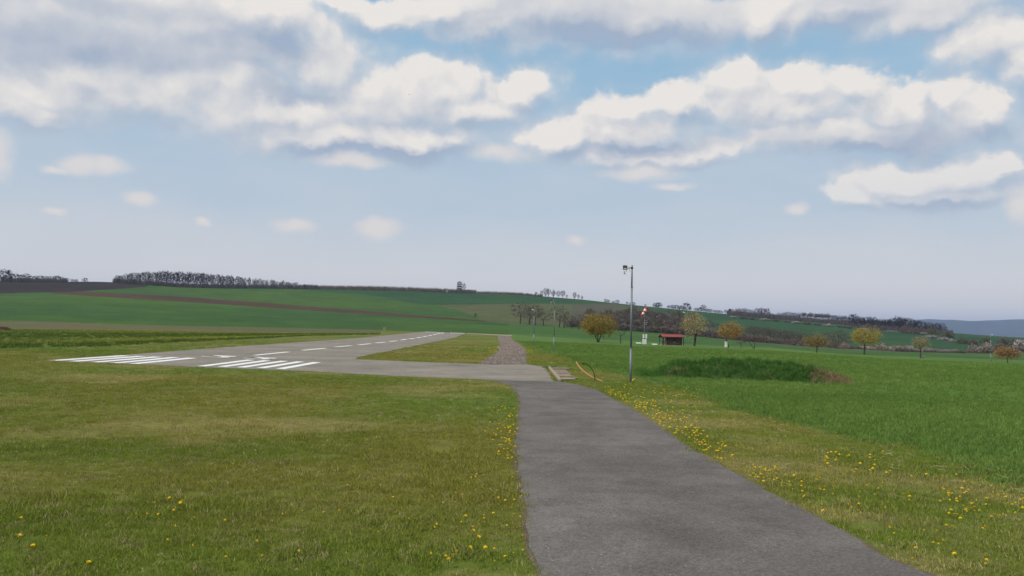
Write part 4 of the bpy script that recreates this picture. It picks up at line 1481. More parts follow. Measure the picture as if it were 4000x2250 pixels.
for i in range(5):
    t0, t1 = i / 5, (i + 1) / 5
    f0 = Vector((0.10 * math.sin(t0 * 2.2), 0, -0.10 * t0 * t0))
    f1 = Vector((0.10 * math.sin(t1 * 2.2), 0, -0.10 * t1 * t1))
    r0, r1 = 0.31 - 0.14 * t0, 0.31 - 0.14 * t1
    MB().tube([h0 + sd * L * t0 + f0, h0 + sd * L * (t0 + t1) / 2 + (f0 + f1) / 2, h0 + sd * L * t1 + f1], [r0, (r0 + r1) / 2 * 0.93, r1], 14, caps=False).build('band', M_RED if i % 2 == 0 else M_WHITE2, ws, True)

# boards at the mast foot
nb = thing('notice_board', 'white notice boards with dark frame at the windsock mast', 'sign', on_ground(2516.5, 1345) + Vector((0, -0.25, 0)))
for nm, x0, x1, y0, y1 in (('upper_panel', 2509.3, 2516.2, 1307, 1323), ('upper_panel', 2519.3, 2526, 1307, 1323), ('lower_panel', 2508, 2524, 1325.5, 1344.5)):
    MB().box((((x0 + x1) / 2 - 2516.5) / k, 0, (1345 - (y0 + y1) / 2) / k), ((x1 - x0) / k, 0.04, (y1 - y0) / k), bev=0.008).build(nm, M_WHITE2, nb)
MB().box((0.05, 0.05, (1345 - 1324) / k), (20 / k, 0.05, 1.4 / k)).build('cross_bar', M_DARK, nb)
MB().box((0.02, 0.05, (1345 - 1326) / k), (2.4 / k, 0.06, 38 / k)).build('post', M_DARK, nb)

for (x0, x1, y, lab) in ((2484, 2505, 1342, 'white ground marker lying left of the notice boards'), (2547, 2567, 1347, 'white ground marker lying between notice boards and hut')):
    g = on_ground((x0 + x1) / 2, y)
    kq = ppm(g)
    m_ = thing('ground_marker', lab, 'marker', g, 0, 'white ground markers')
    MB().box((0, 0, 0.09), ((x1 - x0) / kq, 0.5, 0.04), Matrix.Rotation(R(12), 3, 'X'), bev=0.01).build('board', M_WHITE2, m_)
    for sx in (-1, 1):
        MB().box((sx * (x1 - x0) / kq * 0.4, 0.1, 0.03), (0.05, 0.3, 0.12)).build('foot', M_WOODD, m_)

# the hut
hp = on_ground(2634, 1349.5)
k = ppm(hp)
hut = thing('hut', 'small brown wooden hut with red roof and open porch', 'hut', hp, R(4))
hut.scale = (0.86, 0.86, 0.94)
U = lambda x: (x - 2634) / k
V_ = lambda y: (1349.5 - y) / k
dep = 44 / k
wx0, wx1 = U(2604), U(2664)
zw = V_(1317)
nl = 11
for i in range(nl):                                        # log walls, front and back
    zz = (i + 0.5) * zw / nl
    for yy in (0.0, dep):
        if yy == 0.0 and V_(1335) < zz < V_(1321):
            for (a_, b_) in ((wx0, U(2627.5)), (U(2640.5), wx1)):
                MB().box(((a_ + b_) / 2, yy, zz), (b_ - a_, 0.10, zw / nl * 0.93), bev=0.02).build('log', M_WOOD, hut)
        else:
            MB().box(((wx0 + wx1) / 2, yy, zz), (wx1 - wx0, 0.10, zw / nl * 0.93), bev=0.02).build('log', M_WOOD, hut)
for xx in (wx0, wx1):
    MB().box((xx, dep / 2, zw / 2), (0.09, dep - 0.104, zw)).build('end_wall', M_WOOD, hut)
MB().box((U(2602.2), -0.03, V_(1333)), (0.16, 0.16, V_(1317)), bev=0.02).build('corner_post', M_WOODD, hut)
MB().box((U(2666), -0.03, V_(1333)), (0.22, 0.16, V_(1317)), bev=0.02).build('corner_post', M_WOODD, hut)
for x in (2577, 2581.5, 2674):
    MB().box((U(x), -0.35, V_(1331)), (0.11, 0.11, V_(1313)), bev=0.015).build('porch_post', M_WOODD, hut)
for x in (2577, 2674):
    MB().box((U(x), dep - 0.1, V_(1331)), (0.11, 0.11, V_(1313)), bev=0.015).build('porch_post', M_WOODD, hut)
wn_ = MB()
for (xa, xb, ya, yb) in ((2628, 2640, 1321.5, 1322.6), (2628, 2640, 1333.5, 1334.6), (2628, 2629, 1322.6, 1333.5), (2639, 2640, 1322.6, 1333.5), (2633.6, 2634.4, 1322.6, 1333.5), (2629, 2639, 1327.6, 1328.3)):
    wn_.box((U((xa + xb) / 2), -0.02, V_((ya + yb) / 2)), ((xb - xa) / k, 0.08, (yb - ya) / k))
win = wn_.build('window_frame', M_WOODD, hut)
for (xa, xb) in ((2629, 2633.6), (2634.4, 2639)):
    for (ya, yb) in ((1322.6, 1327.6), (1328.3, 1333.5)):
        MB().box((U((xa + xb) / 2), 0.0, V_((ya + yb) / 2)), ((xb - xa) / k, 0.012, (yb - ya) / k)).build('pane', M_GLASS, win)
MB().box((U(2634), -0.09, V_(1335.4)), (13 / k, 0.14, 0.05), bev=0.01).build('window_sill', M_WHITE2, hut)
MB().box((U(2634), -0.14, V_(1341.5)), (50 / k, 0.18, 0.05), bev=0.01).build('bench_board', M_PALEW, hut)
for x in (2612, 2656):
    MB().box((U(x), -0.10, V_(1345.5)), (0.08, 0.10, V_(1341.8))).build('bench_leg', M_WOODD, hut)
# gable roof, ridge along the front, with rafters and sheets
ov0, ov1 = U(2574), U(2675)
yf, yb_, ym = -0.75, dep + 0.5, dep * 0.45
ze, zr = V_(1315.0), V_(1304.5)
for (ya, za, yb2, zb) in ((yf, ze, ym, zr), (yb_, ze, ym, zr)):
    sl = math.atan2(zb - za, yb2 - ya)
    ln = math.hypot(zb - za, yb2 - ya)
    for i in range(8):
        xa = ov0 + (ov1 - ov0) * i / 8
        MB().box((xa + (ov1 - ov0) / 16, (ya + yb2) / 2, (za + zb) / 2 + 0.03), ((ov1 - ov0) / 8 - 0.012, ln, 0.05 + 0.006 * (i % 2)), Matrix.Rotation(sl, 3, 'X')).build('roof_sheet', M_REDROOF, hut)
    MB().box(((ov0 + ov1) / 2, ya, za - 0.05), (ov1 - ov0 - 0.05, 0.05, 0.11)).build('eaves_board', M_WOODD, hut)
MB().box(((ov0 + ov1) / 2, ym, zr + 0.07), (ov1 - ov0, 0.22, 0.05), bev=0.01).build('ridge_cap', M_REDROOF, hut)
for z in (V_(1334), V_(1339), V_(1344)):                  # porch rail
    MB().box((U(2590), -0.35, z), (24 / k, 0.05, 0.11)).build('rail', M_WOOD, hut)
tb = MB().box((U(2591), 0.5, V_(1336.5)), (17 / k, 0.8, 0.06), bev=0.01)
tb.build('porch_table', M_WOOD, hut)
MB().box(((ov0 + ov1) / 2, dep / 2, 0.04), (ov1 - ov0 - 0.2, dep + 0.8, 0.10)).build('floor_slab', M_PALEW, hut)

# white box behind the orange tree
g = on_ground(2842, 1358) + Vector((-0.05, 0.6, 0))
k = ppm(g)
wb = thing('white_cabinet', 'narrow white cabinet standing behind the orange tree trunk', 'cabinet', g)
MB().box((0, 0, 11.5 / k), (8.5 / k, 0.4, 21.5 / k), bev=0.015).build('casing', M_WHITE2, wb)
MB().box((0, 0, 23 / k), (9.6 / k, 0.46, 0.05), bev=0.01).build('lid', M_GREYP, wb)
MB().box((0.0, -0.21, 11.5 / k), (7 / k, 0.02, 18 / k), bev=0.005).build('door', M_WHITE2, wb)
MB().box((-2.2 / k, -0.225, 14 / k), (0.04, 0.03, 0.14)).build('handle', M_DARK, wb)

# watchtower on the ridge
tp = at_range(1790.5, 765)
k = ppm(tp)
tw = thing('watchtower', 'dark wooden watchtower with three decks and pyramid roof on the ridge', 'tower', tp, R(20))
bw, tw_, H = 2.6, 1.75, 11.0
for sx in (-1, 1):
    for sy in (-1, 1):
        MB().tube([(sx * bw, sy * bw, -0.3), (sx * 1.95, sy * 1.95, 4.0), (sx * tw_, sy * tw_, H - 1.3)], 0.17, 6).build('leg', M_WOODD, tw)
for z, hw in ((3.1, 2.15), (5.5, 1.95), (8.0, 1.85)):
    MB().box((0, 0, z), (hw * 2.1, hw * 2.1, 0.15)).build('deck', M_WOODD, tw)
    for q in range(4):
        Mq = Matrix.Rotation(q * math.pi / 2, 3, 'Z')
        for j in range(3):
            MB().box(Mq @ Vector((0, hw * 1.02, z + 0.22 + j * 0.30)), (hw * 2.0, 0.06, 0.22), Mq).build('parapet_board', M_WOODD, tw)
for z0, z1 in ((0.1, 3.0), (3.2, 5.4), (5.7, 7.9)):
    for q in range(4):
        Mq = Matrix.Rotation(q * math.pi / 2, 3, 'Z')
        MB().tube([Mq @ Vector((-1.9, 1.95, z0)), Mq @ Vector((1.9, 1.95, z1))], 0.055, 5).tube([Mq @ Vector((1.9, 1.95, z0)), Mq @ Vector((-1.9, 1.95, z1))], 0.055, 5).build('brace', M_WOODD, tw)
    MB().box((0, 0, (z0 + z1) / 2), (0.7, 3.6, 0.12), Matrix.Rotation(R(38), 3, 'X')).build('stair', M_WOODD, tw)
rf = MB()
e = 2.2
rf.add([(-e, -e, H - 1.0), (e, -e, H - 1.0), (e, e, H - 1.0), (-e, e, H - 1.0), (0, 0, H + 0.2), (-e, -e, H - 1.12), (e, -e, H - 1.12), (e, e, H - 1.12), (-e, e, H - 1.12)],
       [(0, 1, 4), (1, 2, 4), (2, 3, 4), (3, 0, 4), (5, 8, 7, 6), (0, 5, 6, 1), (1, 6, 7, 2), (2, 7, 8, 3), (3, 8, 5, 0)])
rf.build('roof', M_WOODD, tw)

# small white frame left of the tower
fp = at_range(1742, 752)
fr = thing('small_gate', 'small white gate frame on the ridge left of the watchtower', 'gate', fp)
for sx in (-1, 1):
    MB().box((sx * 0.75, 0, 1.0), (0.22, 0.16, 2.1)).build('post', M_WHITE2, fr)
MB().box((0, 0, 2.15), (1.72, 0.16, 0.2)).build('crossbar', M_WHITE2, fr)

# raised hides used by hunters
hp2 = on_ground(1855, 1242)
k = ppm(hp2)
hd = thing('ladder_stand', 'dark leaning ladder stand in the meadow below the ridge', 'ladder stand', hp2)
h_ = 18 / k
for sx in (-1, 1):
    MB().tube([(sx * 0.45 - 0.5, -0.5, -0.1), (0.35 + sx * 0.25, 0, h_)], 0.09, 5).build('rail', M_WOODD, hd)
    MB().tube([(sx * 0.5 + 1.0, 0.5, -0.1), (0.4 + sx * 0.25, 0.1, h_)], 0.09, 5).build('leg', M_WOODD, hd)
for j in range(6):
    t = (j + 1) / 7
    MB().box((-0.5 + 0.85 * t, -0.5 + 0.5 * t, h_ * t), (0.8, 0.1, 0.1)).build('rung', M_WOODD, hd)
MB().box((0.42, 0.1, h_ * 0.85), (0.8, 0.6, 0.12)).build('seat', M_WOODD, hd)
bp_ = at_range(2850, 738)
hb = thing('raised_hide', 'dark box shaped raised hide on the skyline right of the hut', 'hide', bp_)
for sx in (-1, 1):
    for sy in (-1, 1):
        MB().tube([(sx * 0.8, sy * 0.8, -0.2), (sx * 0.6, sy * 0.6, 3.0)], 0.1, 5).build('leg', M_WOODD, hb)
MB().box((0, 0, 3.9), (1.5, 1.5, 1.8), bev=0.03).build('cabin', M_WOODD, hb)
MB().box((0, -0.05, 4.9), (1.8, 1.8, 0.12), Matrix.Rotation(R(8), 3, 'X')).build('roof', M_WOODD, hb)
MB().box((0, -0.76, 4.1), (0.9, 0.04, 0.35)).build('opening_shade_panel', M_DARK, hb)  # black panel on the solid cabin, painted as the shade inside a slot

# heap of turned soil at the left edge
dp = on_ground(12, 1289)
k = ppm(dp)
n1, n2 = 22, 14
X_, Y_ = np.meshgrid(np.linspace(-1, 1, n1), np.linspace(-1, 1, n2), indexing='ij')
zz = np.clip(1 - X_ ** 2 - Y_ ** 2, 0, 1) ** 0.6 * 14 / k * (0.6 + 0.8 * fbm(X_ * 3 + 9, Y_ * 3, 0.5, 3, 4)) - 0.05
V = np.stack([X_ * 28 / k, Y_ * 1.0, zz], -1).reshape(-1, 3)
F = [(i * n2 + j, (i + 1) * n2 + j, (i + 1) * n2 + j + 1, i * n2 + j + 1) for i in range(n1 - 1) for j in range(n2 - 1)]
obj('soil_heap', mesh_np('soil_heap', V, F), mat_field('clods', (0.065, 0.035, 0.026), (0.10, 0.058, 0.04), 0.8, 2.5, fine=6.0, bump=0.9), loc=dp, label='reddish brown heap of soil clods at the left edge', cat='soil heap')

# a bird high over the airfield
d = ray(1598, 369)
bq = Vector((0, 0, CAM_H)) + Vector(d) * 190
bird = thing('bird', 'tiny dark bird flying high in front of the clouds', 'bird', bq, R(40))
bb = MB().tube([(0, -0.16, 0), (0, -0.08, 0.01), (0, 0.04, 0.01), (0, 0.13, 0), (0, 0.22, 0)], [0.012, 0.038, 0.045, 0.025, 0.03], 8)
for s_ in (-1, 1):
    bb.add([(0, -0.06, 0.02), (0, 0.06, 0.02), (s_ * 0.2, -0.07, 0.07), (s_ * 0.2, 0.02, 0.07), (s_ * 0.4, 0.0, 0.03)], [(0, 1, 3, 2), (2, 3, 4)])
bb.build('body', M_DARK, bird)

# ============================================================================= mound
MX = np.array([2540, 2580, 2610, 2650, 2700, 2800, 2950, 3000, 3050, 3110, 3160, 3220, 3275, 3310], float)
MY = np.array([1482, 1462, 1440, 1415, 1403, 1399, 1401, 1411, 1409, 1405, 1413, 1432, 1462, 1480], float)
mfront = on_ground(2900, 1482)
mu, mv = np.linspace(2490, 3320, 130), np.linspace(0, 1, 34)
MU, MVv = np.meshgrid(mu, mv, indexing='ij')
azm = np.array([az_el(u, 1450)[0] for u in mu])[:, None]
RM = mfront.length * (1 - 0.02) + MVv * 3.4
MXX, MYY = np.sin(azm) * RM, np.cos(azm) * RM
hh = (1482 - np.interp(mu, MX, MY))[:, None] / FPX * (mfront.y + 1.7) * 0.78
prof = np.sin(np.clip(MVv, 0, 1) * math.pi) ** 0.95
MZ = terrain(MXX, MYY) - 0.04 + np.maximum(hh, 0) * prof * (0.62 + 0.72 * fbm(MXX, MYY, 0.9, 3, 8))
MVV = np.stack([MXX, MYY, MZ], -1).reshape(-1, 3)
a_, b_ = MU.shape
MF = np.array([(i * b_ + j, i * b_ + j + 1, (i + 1) * b_ + j + 1, (i + 1) * b_ + j) for i in range(a_ - 1) for j in range(b_ - 1)])[:, ::-1]
obj('mound', mesh_np('mound', MVV, MF, True), mat_field('mound_turf', (0.030, 0.070, 0.018), (0.050, 0.075, 0.024), 0.6, 2.0, c3=(0.11, 0.08, 0.045), fine=9.0, bump=0.8), kind='structure')

# ============================================================================= grass
def tuft_mesh(name, seed, n, radius, hlo, hhi, width, lean, mat):
    rng = np.random.default_rng(seed)
    a = rng.uniform(0, 6.283, n)
    rr = radius * np.sqrt(rng.random(n))
    b = np.stack([np.cos(a) * rr, np.sin(a) * rr, np.full(n, -0.006)], 1)
    h = rng.uniform(hlo, hhi, n)
    dirn = rng.uniform(0, 6.283, n)
    le = h * lean * rng.uniform(0.2, 1.2, n)
    d = np.stack([np.cos(dirn) * le, np.sin(dirn) * le, h], 1)
    wa = rng.uniform(0, 6.283, n)
    w = np.stack([np.cos(wa), np.sin(wa), np.zeros(n)], 1) * (width * rng.uniform(0.6, 1.3, n))[:, None]
    mid = b + d * np.array([0.35, 0.35, 0.6])
    V = np.stack([b - w, b + w, mid - w * .8, mid + w * .8, b + d], 1).reshape(-1, 3)
    i = np.arange(n)[:, None] * 5
    F = np.concatenate([i + [[0, 1, 3]], i + [[0, 3, 2]], i + [[2, 3, 4]]], 0)
    me = mesh_np(name, V, F)
    me.materials.append(mat)
    return me


M_BLADE = mat_blade('grass_blade', True, var=0.38, trans=0.28)
TUFTS = {
    'lawn': [(14, 0.05, 0.012, 0.03, 0.010, 2.0), (26, 0.11, 0.020, 0.055, 0.0028, 0.9), (30, 0.12, 0.015, 0.05, 0.003, 1.3), (30, 0.12, 0.025, 0.06, 0.0025, 1.1), (22, 0.10, 0.03, 0.075, 0.0028, 0.8)],
    'crop': [(24, 0.13, 0.03, 0.085, 0.0042, 0.9), (28, 0.14, 0.03, 0.075, 0.004, 1.1), (22, 0.12, 0.04, 0.105, 0.004, 0.8)],
    'long': [(26, 0.12, 0.12, 0.32, 0.005, 0.7), (24, 0.10, 0.15, 0.38, 0.005, 0.9)],
    'rape': [(26, 0.34, 0.08, 0.26, 0.022, 0.9), (24, 0.38, 0.10, 0.30, 0.022, 1.0)],
}
TCOLL = {}
for kname, specs in TUFTS.items():
    c = bpy.data.collections.new('tufts_' + kname)
    for i, sp in enumerate(specs):
        c.objects.link(bpy.data.objects.new('tuft_%s_%d' % (kname, i), tuft_mesh('tuft', 900 + i, *sp, M_BLADE)))
    TCOLL[kname] = c


def scatter(name, coll, P, scale, tint, label, cat='grass'):
    n = len(P)
    me = bpy.data.meshes.new(name)
    me.vertices.add(n)
    me.vertices.foreach_set('co', np.asarray(P, np.float32).ravel())
    at = me.attributes.new('size', 'FLOAT', 'POINT')
    at.data.foreach_set('value', np.asarray(scale, np.float32))
    at = me.attributes.new('turn', 'FLOAT_VECTOR', 'POINT')
    rot = np.zeros((n, 3), np.float32)
    rot[:, 2] = RNG.uniform(0, 6.283, n)
    rot[:, :2] = RNG.normal(size=(n, 2)) * 0.08
    at.data.foreach_set('vector', rot.ravel())
    at = me.attributes.new('pick', 'INT', 'POINT')
    at.data.foreach_set('value', RNG.integers(0, len(coll.objects), n).astype(np.int32))
    at = me.attributes.new('tint', 'FLOAT_COLOR', 'POINT')
    at.data.foreach_set('color', np.concatenate([tint, np.ones((n, 1))], 1).astype(np.float32).ravel())
    o = obj(name, me, M_BLADE, kind='stuff', label=label, cat=cat)
    g = bpy.data.node_groups.new('scatter_' + name, 'GeometryNodeTree')
    g.interface.new_socket('Geometry', in_out='INPUT', socket_type='NodeSocketGeometry')
    g.interface.new_socket('Geometry', in_out='OUTPUT', socket_type='NodeSocketGeometry')
    N = g.nodes.new
    gi, go = N('NodeGroupInput'), N('NodeGroupOutput')
    ci = N('GeometryNodeCollectionInfo')
    ci.inputs['Collection'].default_value = coll
    ci.inputs['Separate Children'].default_value = True
    ci.inputs['Reset Children'].default_value = True
    m2p = N('GeometryNodeMeshToPoints')
    ip = N('GeometryNodeInstanceOnPoints')
    ip.inputs['Pick Instance'].default_value = True

    def attr(nm, typ):
        a = N('GeometryNodeInputNamedAttribute')
        a.data_type = typ
        a.inputs['Name'].default_value = nm
        return a.outputs['Attribute']
    g.links.new(gi.outputs[0], m2p.inputs['Mesh'])
    g.links.new(m2p.outputs[0], ip.inputs['Points'])
    g.links.new(ci.outputs[0], ip.inputs['Instance'])
    g.links.new(attr('pick', 'INT'), ip.inputs['Instance Index'])
    g.links.new(attr('turn', 'FLOAT_VECTOR'), ip.inputs['Rotation'])
    g.links.new(attr('size', 'FLOAT'), ip.inputs['Scale'])
    g.links.new(ip.outputs[0], go.inputs[0])
    md = o.modifiers.new('scatter', 'NODES')
    md.node_group = g
    return o


def sector(r0, r1, per_m2, half=38.5):
    n = int(R(half) * (r1 * r1 - r0 * r0) * per_m2)
    r_ = np.sqrt(RNG.uniform(r0 * r0, r1 * r1, n))
    a = RNG.uniform(-R(half), R(half), n)
    return np.sin(a) * r_, np.cos(a) * r_, r_


parts = [sector(4.6, 13, 330), sector(13, 26, 120), sector(26, 48, 30), sector(48, 90, 7)]
gx = np.concatenate([p[0] for p in parts])
gy = np.concatenate([p[1] for p in parts])
grr = np.concatenate([p[2] for p in parts])
blocked = np.zeros(len(gx), bool)
for po in POLYS:
    jx, jy = RNG.normal(size=len(gx)) * 0.05, RNG.normal(size=len(gx)) * 0.05
    blocked |= inside(po, gx + jx, gy + jy)
gpp = project(np.stack([gx, gy, terrain(gx, gy)], 1))
is_crop = (gpp[:, 0] > 1990) & (gpp[:, 1] < line(B_verge, gpp[:, 0]) + RNG.normal(size=len(gx)) * (6 + 0.05 * (gpp[:, 1] - 1480).clip(0)) + (fbm(gx, gy, 1.6, 3, 91) - 0.5) * (10 + 0.32 * (gpp[:, 1] - 1480).clip(0)))
is_rough = (gpp[:, 0] < 1495) & (gpp[:, 1] < line(B_rough0, gpp[:, 0]))
lawn = ~blocked & ~is_crop & ~is_rough & (grr < 70)
# ragged bare patches
lawn &= fbm(gx, gy, 0.5, 2, 3) > 0.22
x, y, r_ = gx[lawn], gy[lawn], grr[lawn]
tint = lawn_tint(x, y) * RNG.uniform(1.4, 2.25, (len(x), 1))
dead = RNG.random(len(x)) < 0.11
tint[dead] = np.array([0.34, 0.29, 0.15]) * RNG.uniform(0.7, 1.4, (dead.sum(), 1))
big = 0.40 + 0.60 * fbm(x, y, 1.2, 3, 44) + 0.35 * (fbm(x, y, 0.35, 2, 45) > 0.68) + np.clip((r_ - 20) / 40, 0, 0.8)
scatter('grass', TCOLL['lawn'], np.stack([x, y, terrain(x, y)], 1), big, tint, 'short mown grass with dry patches on both sides of the path')
crop = ~blocked & is_crop
x, y, r_ = gx[crop], gy[crop], grr[crop]
w = fbm(x, y, 3.5, 3, 71)[:, None]
tint = (np.array([0.096, 0.178, 0.040]) * (1 - w) + np.array([0.160, 0.240, 0.056]) * w) * RNG.uniform(0.85, 1.3, (len(x), 1))
scatter('young_crop', TCOLL['crop'], np.stack([x, y, terrain(x, y)], 1), 0.8 + 0.5 * w[:, 0] + np.clip((r_ - 26) / 50, 0, 0.9), tint, 'lush bright green young crop right of the verge', 'crop')
# long grass on the mound, dead straw at its right end
pick = RNG.integers(0, len(MVV), 4200)
mp_ = MVV[pick] + RNG.normal(size=(4200, 3)) * np.array([0.05, 0.05, 0.0])
ux = mu[pick // b_]
tint = np.array([0.066, 0.150, 0.030]) * RNG.uniform(0.6, 1.6, (4200, 1))
deadm = (((ux > 3130) & (mp_[:, 2] < 0.5) & (RNG.random(4200) < np.clip((ux - 3120) / 160, 0, 0.8))) | ((ux > 2610) & (ux < 2680) & (mp_[:, 2] < 0.4) & (RNG.random(4200) < 0.2)))
tint[deadm] = np.array([0.34, 0.25, 0.14]) * RNG.uniform(0.5, 1.2, (deadm.sum(), 1))
scatter('mound_grass', TCOLL['long'], mp_, RNG.uniform(0.16, 0.5, 4200) + 0.4 * (RNG.random(4200) < 0.12), tint, 'long dark grass covering the mound, dry at its right end')
# rough strip of rape beyond the runway
xr, yr, rr_ = sector(38, 150, 2.6)
pr_ = project(np.stack([xr, yr, terrain(xr, yr)], 1))
sel = (pr_[:, 0] < 1480) & (pr_[:, 0] > -300) & (pr_[:, 1] < line(B_rough0, pr_[:, 0])) & (pr_[:, 1] > line(B_rough1, pr_[:, 0]))
xr, yr, pr_ = xr[sel], yr[sel], pr_[sel]
frac = (line(B_rough0, pr_[:, 0]) - pr_[:, 1]) / np.maximum(line(B_rough0, pr_[:, 0]) - line(B_rough1, pr_[:, 0]), 3)
yel = np.clip(np.maximum(1.3 - abs(frac - 0.36) / 0.15, 1.3 - abs(frac - 0.95) / 0.16), 0, 1) * np.clip(0.35 + (pr_[:, 0]) / 1400, 0.3, 1)
yel = (yel * (0.4 + 0.8 * fbm(xr, yr, 6, 3, 2)))[:, None]
tint = (np.array([0.092, 0.142, 0.028]) * (1 - yel) + np.array([0.34, 0.33, 0.045]) * yel) * RNG.uniform(0.75, 1.25, (len(xr), 1))
sz = np.where((frac > 0.5) & (frac < 0.85), 0.55, np.where(frac < 0.25, 0.7, 0.45)) * RNG.uniform(0.7, 1.1, len(xr))
scatter('rape_strip', TCOLL['rape'], np.stack([xr, yr, terrain(xr, yr)], 1), sz, tint, 'rough strip of green and yellow rape beyond the runway', 'crop')

# straw and dead stems on the right verge
ns = 130
sx_ = RNG.uniform(2350, 4050, ns * 3)
sy_ = line(B_verge, sx_) + np.abs(RNG.normal(size=ns * 3)) * 75 + 5 + RNG.normal(size=ns * 3) * 14
kp = (sy_ < 2240) & (sy_ > 1500)
pts = [on_ground(a, b) for a, b in zip(sx_[kp][:ns], sy_[kp][:ns])]
pts = [p for p in pts if not any(inside(po, np.array([p.x]), np.array([p.y]))[0] for po in POLYS)]
V, F = [], []
for i, p in enumerate(pts):
    L, a, w = random.uniform(0.04, 0.18), random.uniform(-1.4, 1.4), random.uniform(0.002, 0.005)
    z = random.uniform(0.03, 0.07)
    dx, dy = math.cos(a) * L / 2, math.sin(a) * L / 2
    nx, ny = -math.sin(a) * w, math.cos(a) * w
    b = len(V)
    cz = random.uniform(-0.02, 0.03)
    for t in (-1, 0, 1):
        zz_ = p.z + z + (cz if t == 0 else 0) + t * random.uniform(-0.02, 0.02)
        V += [(p.x + dx * t + nx, p.y + dy * t + ny, zz_), (p.x + dx * t - nx, p.y + dy * t - ny, zz_), (p.x + dx * t, p.y + dy * t, zz_ + w)]
    for s_ in (0, 3):
        F += [(b + s_, b + s_ + 3, b + s_ + 5, b + s_ + 2), (b + s_ + 2, b + s_ + 5, b + s_ + 4, b + s_ + 1), (b + s_ + 1, b + s_ + 4, b + s_ + 3, b + s_)]
obj('straw', mesh_np('straw', V, F), mat_blade('straw_stems', False, (0.34, 0.28, 0.17), 0.5, 0.1), kind='stuff', label='pale dead stems and straw strewn along the right verge', cat='straw')

# ============================================================================= dandelions
def dandelion_mesh(seed):
    rng = random.Random(seed)
    mb = MB()
    h = rng.uniform(0.045, 0.085)
    lx, ly = rng.uniform(-.015, .015), rng.uniform(-.015, .015)
    mb.tube([(0, 0, -0.01), (lx * .4, ly * .4, h * .6), (lx, ly, h)], 0.0022, 4, 0, caps=False)
    n = 12
    for ring, (r0, zz_, r_in) in enumerate(((0.021, 0.000, 0.004), (0.015, 0.006, 0.002))):
        for k in range(n):
            a = 2 * math.pi * (k + 0.5 * ring) / n
            da = math.pi / n * 0.95
            rr = r0 * rng.uniform(0.85, 1.1)
            mb.add([(lx + r_in * math.cos(a), ly + r_in * math.sin(a), h + zz_ - 0.002), (lx + rr * math.cos(a - da), ly + rr * math.sin(a - da), h + zz_ + 0.004), (lx + rr * math.cos(a + da), ly + rr * math.sin(a + da), h + zz_ + 0.004)], [(0, 1, 2)], 1)
    top = [(lx + 0.009 * math.cos(2 * math.pi * k / 6), ly + 0.009 * math.sin(2 * math.pi * k / 6), h + 0.009) for k in range(6)] + [(lx, ly, h + 0.012)]
    mb.add(top, [(k, (k + 1) % 6, 6) for k in range(6)], 1)
    return mb.mesh('dandelion')


M_STEM = mat_simple('dandelion_stem', (0.10, 0.14, 0.04), 0.8)
M_YEL = leafmat('dandelion_yellow', (0.80, 0.55, 0.02), 0.3, 0.25)
DM = []
for k in range(5):
    me = dandelion_mesh(k)
    me.materials.append(M_STEM)
    me.materials.append(M_YEL)
    DM.append(me)
spots = []


def cluster(n, x0, x1, y0, y1, zone, power=1.0):
    for _ in range(n):
        spots.append(((x0 + (x1 - x0) * random.random()) * 1.5528, (y0 + (y1 - y0) * random.random() ** power) * 1.5528, zone))


def along(n, pts, spread, zone):
    P = [Vector((a, b)) for a, b in pts]
    for _ in range(n):
        i = random.randrange(len(P) - 1)
        q = P[i].lerp(P[i + 1], random.random())
        spots.append(((q.x + random.gauss(0, spread)) * 1.5528, (q.y + random.gauss(0, spread * 0.25)) * 1.5528, zone))


cluster(26, 0, 1150, 1230, 1440, 'lawn')
cluster(6, 360, 480, 1275, 1320, 'lawn')
cluster(34, 1080, 1320, 1200, 1449, 'left')
along(110, [(1296, 1035), (1290, 1100), (1292, 1180)], 38, 'left')
along(26, [(1300, 1200), (1315, 1300), (1325, 1400)], 60, 'left')
along(240, [(1500, 985), (1560, 1005), (1640, 1035), (1740, 1110), (1830, 1165)], 26, 'right')
cluster(150, 1560, 1760, 980, 1110, 'right')
cluster(45, 1880, 1960, 1185, 1225, 'right')
cluster(25, 1960, 2100, 1210, 1260, 'right')
cluster(60, 2370, 2576, 1230, 1325, 'right')
cluster(30, 2060, 2240, 1150, 1200, 'right')
cluster(22, 2120, 2500, 1330, 1440, 'right')
cluster(36, 2080, 2480, 1200, 1300, 'right')
cluster(120, 1228, 1254, 872, 890, 'gravel')
cluster(50, 1322, 1340, 882, 892, 'gravel')
done = []
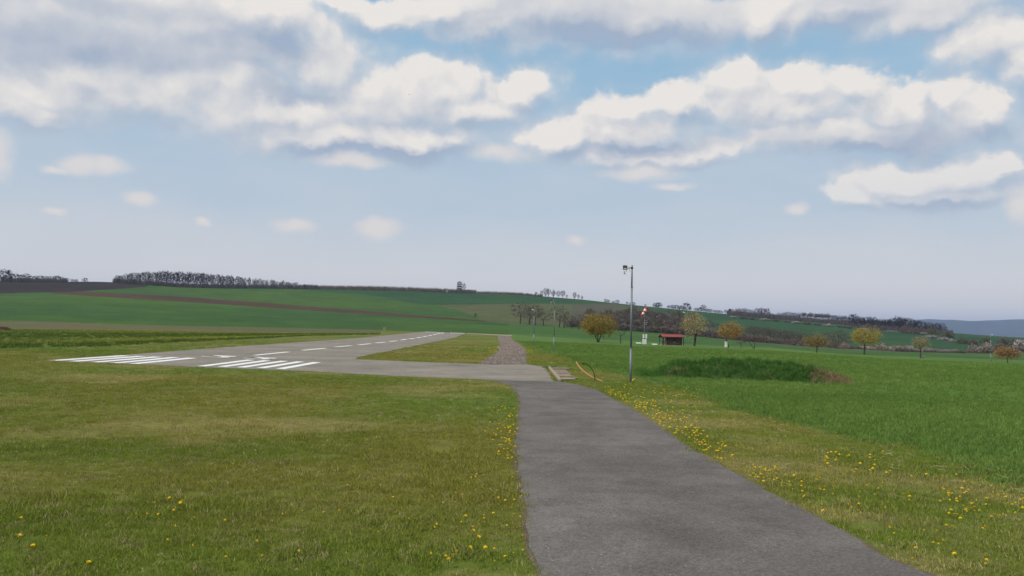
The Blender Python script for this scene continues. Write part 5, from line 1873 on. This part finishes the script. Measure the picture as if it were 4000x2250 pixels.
for (a, b, zone) in spots:
    if b > 2246 or a > 4020:
        continue
    p = on_ground(a, b)
    if any(inside(po, np.array([p.x]), np.array([p.y]))[0] for po in POLYS):
        continue
    done.append((p.length, p, zone))
done.sort(key=lambda t: t[0])
LAB = {'lawn': 'single yellow dandelion scattered in the wide mown lawn left of the path', 'left': 'yellow dandelion in the grass close beside the left edge of the path', 'right': 'yellow dandelion in the verge right of the path'}
rest = []
cnt = 0
for (_, p, zone) in done:
    if cnt < 290 and zone in LAB:
        o = obj('dandelion', DM[cnt % 5], None, None, p, (random.gauss(0, 0.28), random.gauss(0, 0.28), random.uniform(0, 6.28)), None, LAB[zone], 'dandelion', {'lawn': 'dandelions of the lawn', 'left': 'dandelions left of the path', 'right': 'dandelions right of the path'}[zone])
        s_ = random.choice((0.42, 0.52, 0.6, 0.7, 0.85))
        o.scale = (s_, s_, random.uniform(0.8, 1.2))
        cnt += 1
    else:
        rest.append(p)
V, F = [], []
for p in rest:
    b = len(V)
    s_, z = random.uniform(0.016, 0.026), p.z + random.uniform(0.06, 0.10)
    V += [(p.x + s_ * math.cos(t * 1.257), p.y + s_ * math.sin(t * 1.257), z) for t in range(5)] + [(p.x, p.y, z + s_ * 0.6), (p.x, p.y, z - s_ * 0.5)]
    F += [(b + t, b + (t + 1) % 5, b + 5) for t in range(5)] + [(b + (t + 1) % 5, b + t, b + 6) for t in range(5)]
obj('distant_dandelions', mesh_np('distant_dandelions', V, F), M_YEL, kind='stuff', label='small far dandelion heads dotting the verges and gravel edge', cat='dandelions')

# ============================================================================= haze
hm = bpy.data.materials.new('haze_air')
hm.use_nodes = True
t = NT(hm.node_tree)
hm.node_tree.nodes.clear()
pv = t.n('ShaderNodeVolumePrincipled')
pv.inputs['Color'].default_value = (0.46, 0.62, 1.0, 1)
pv.inputs['Density'].default_value = 1.1e-4
pv.inputs['Anisotropy'].default_value = 0.0
hm.node_tree.links.new(pv.outputs[0], t.n('ShaderNodeOutputMaterial').inputs['Volume'])
MB().box((0, 0, 90), (19000, 19000, 240)).build('haze', hm, None, kind='stuff', label='thin bluish air between the fields and far hills', cat='haze')
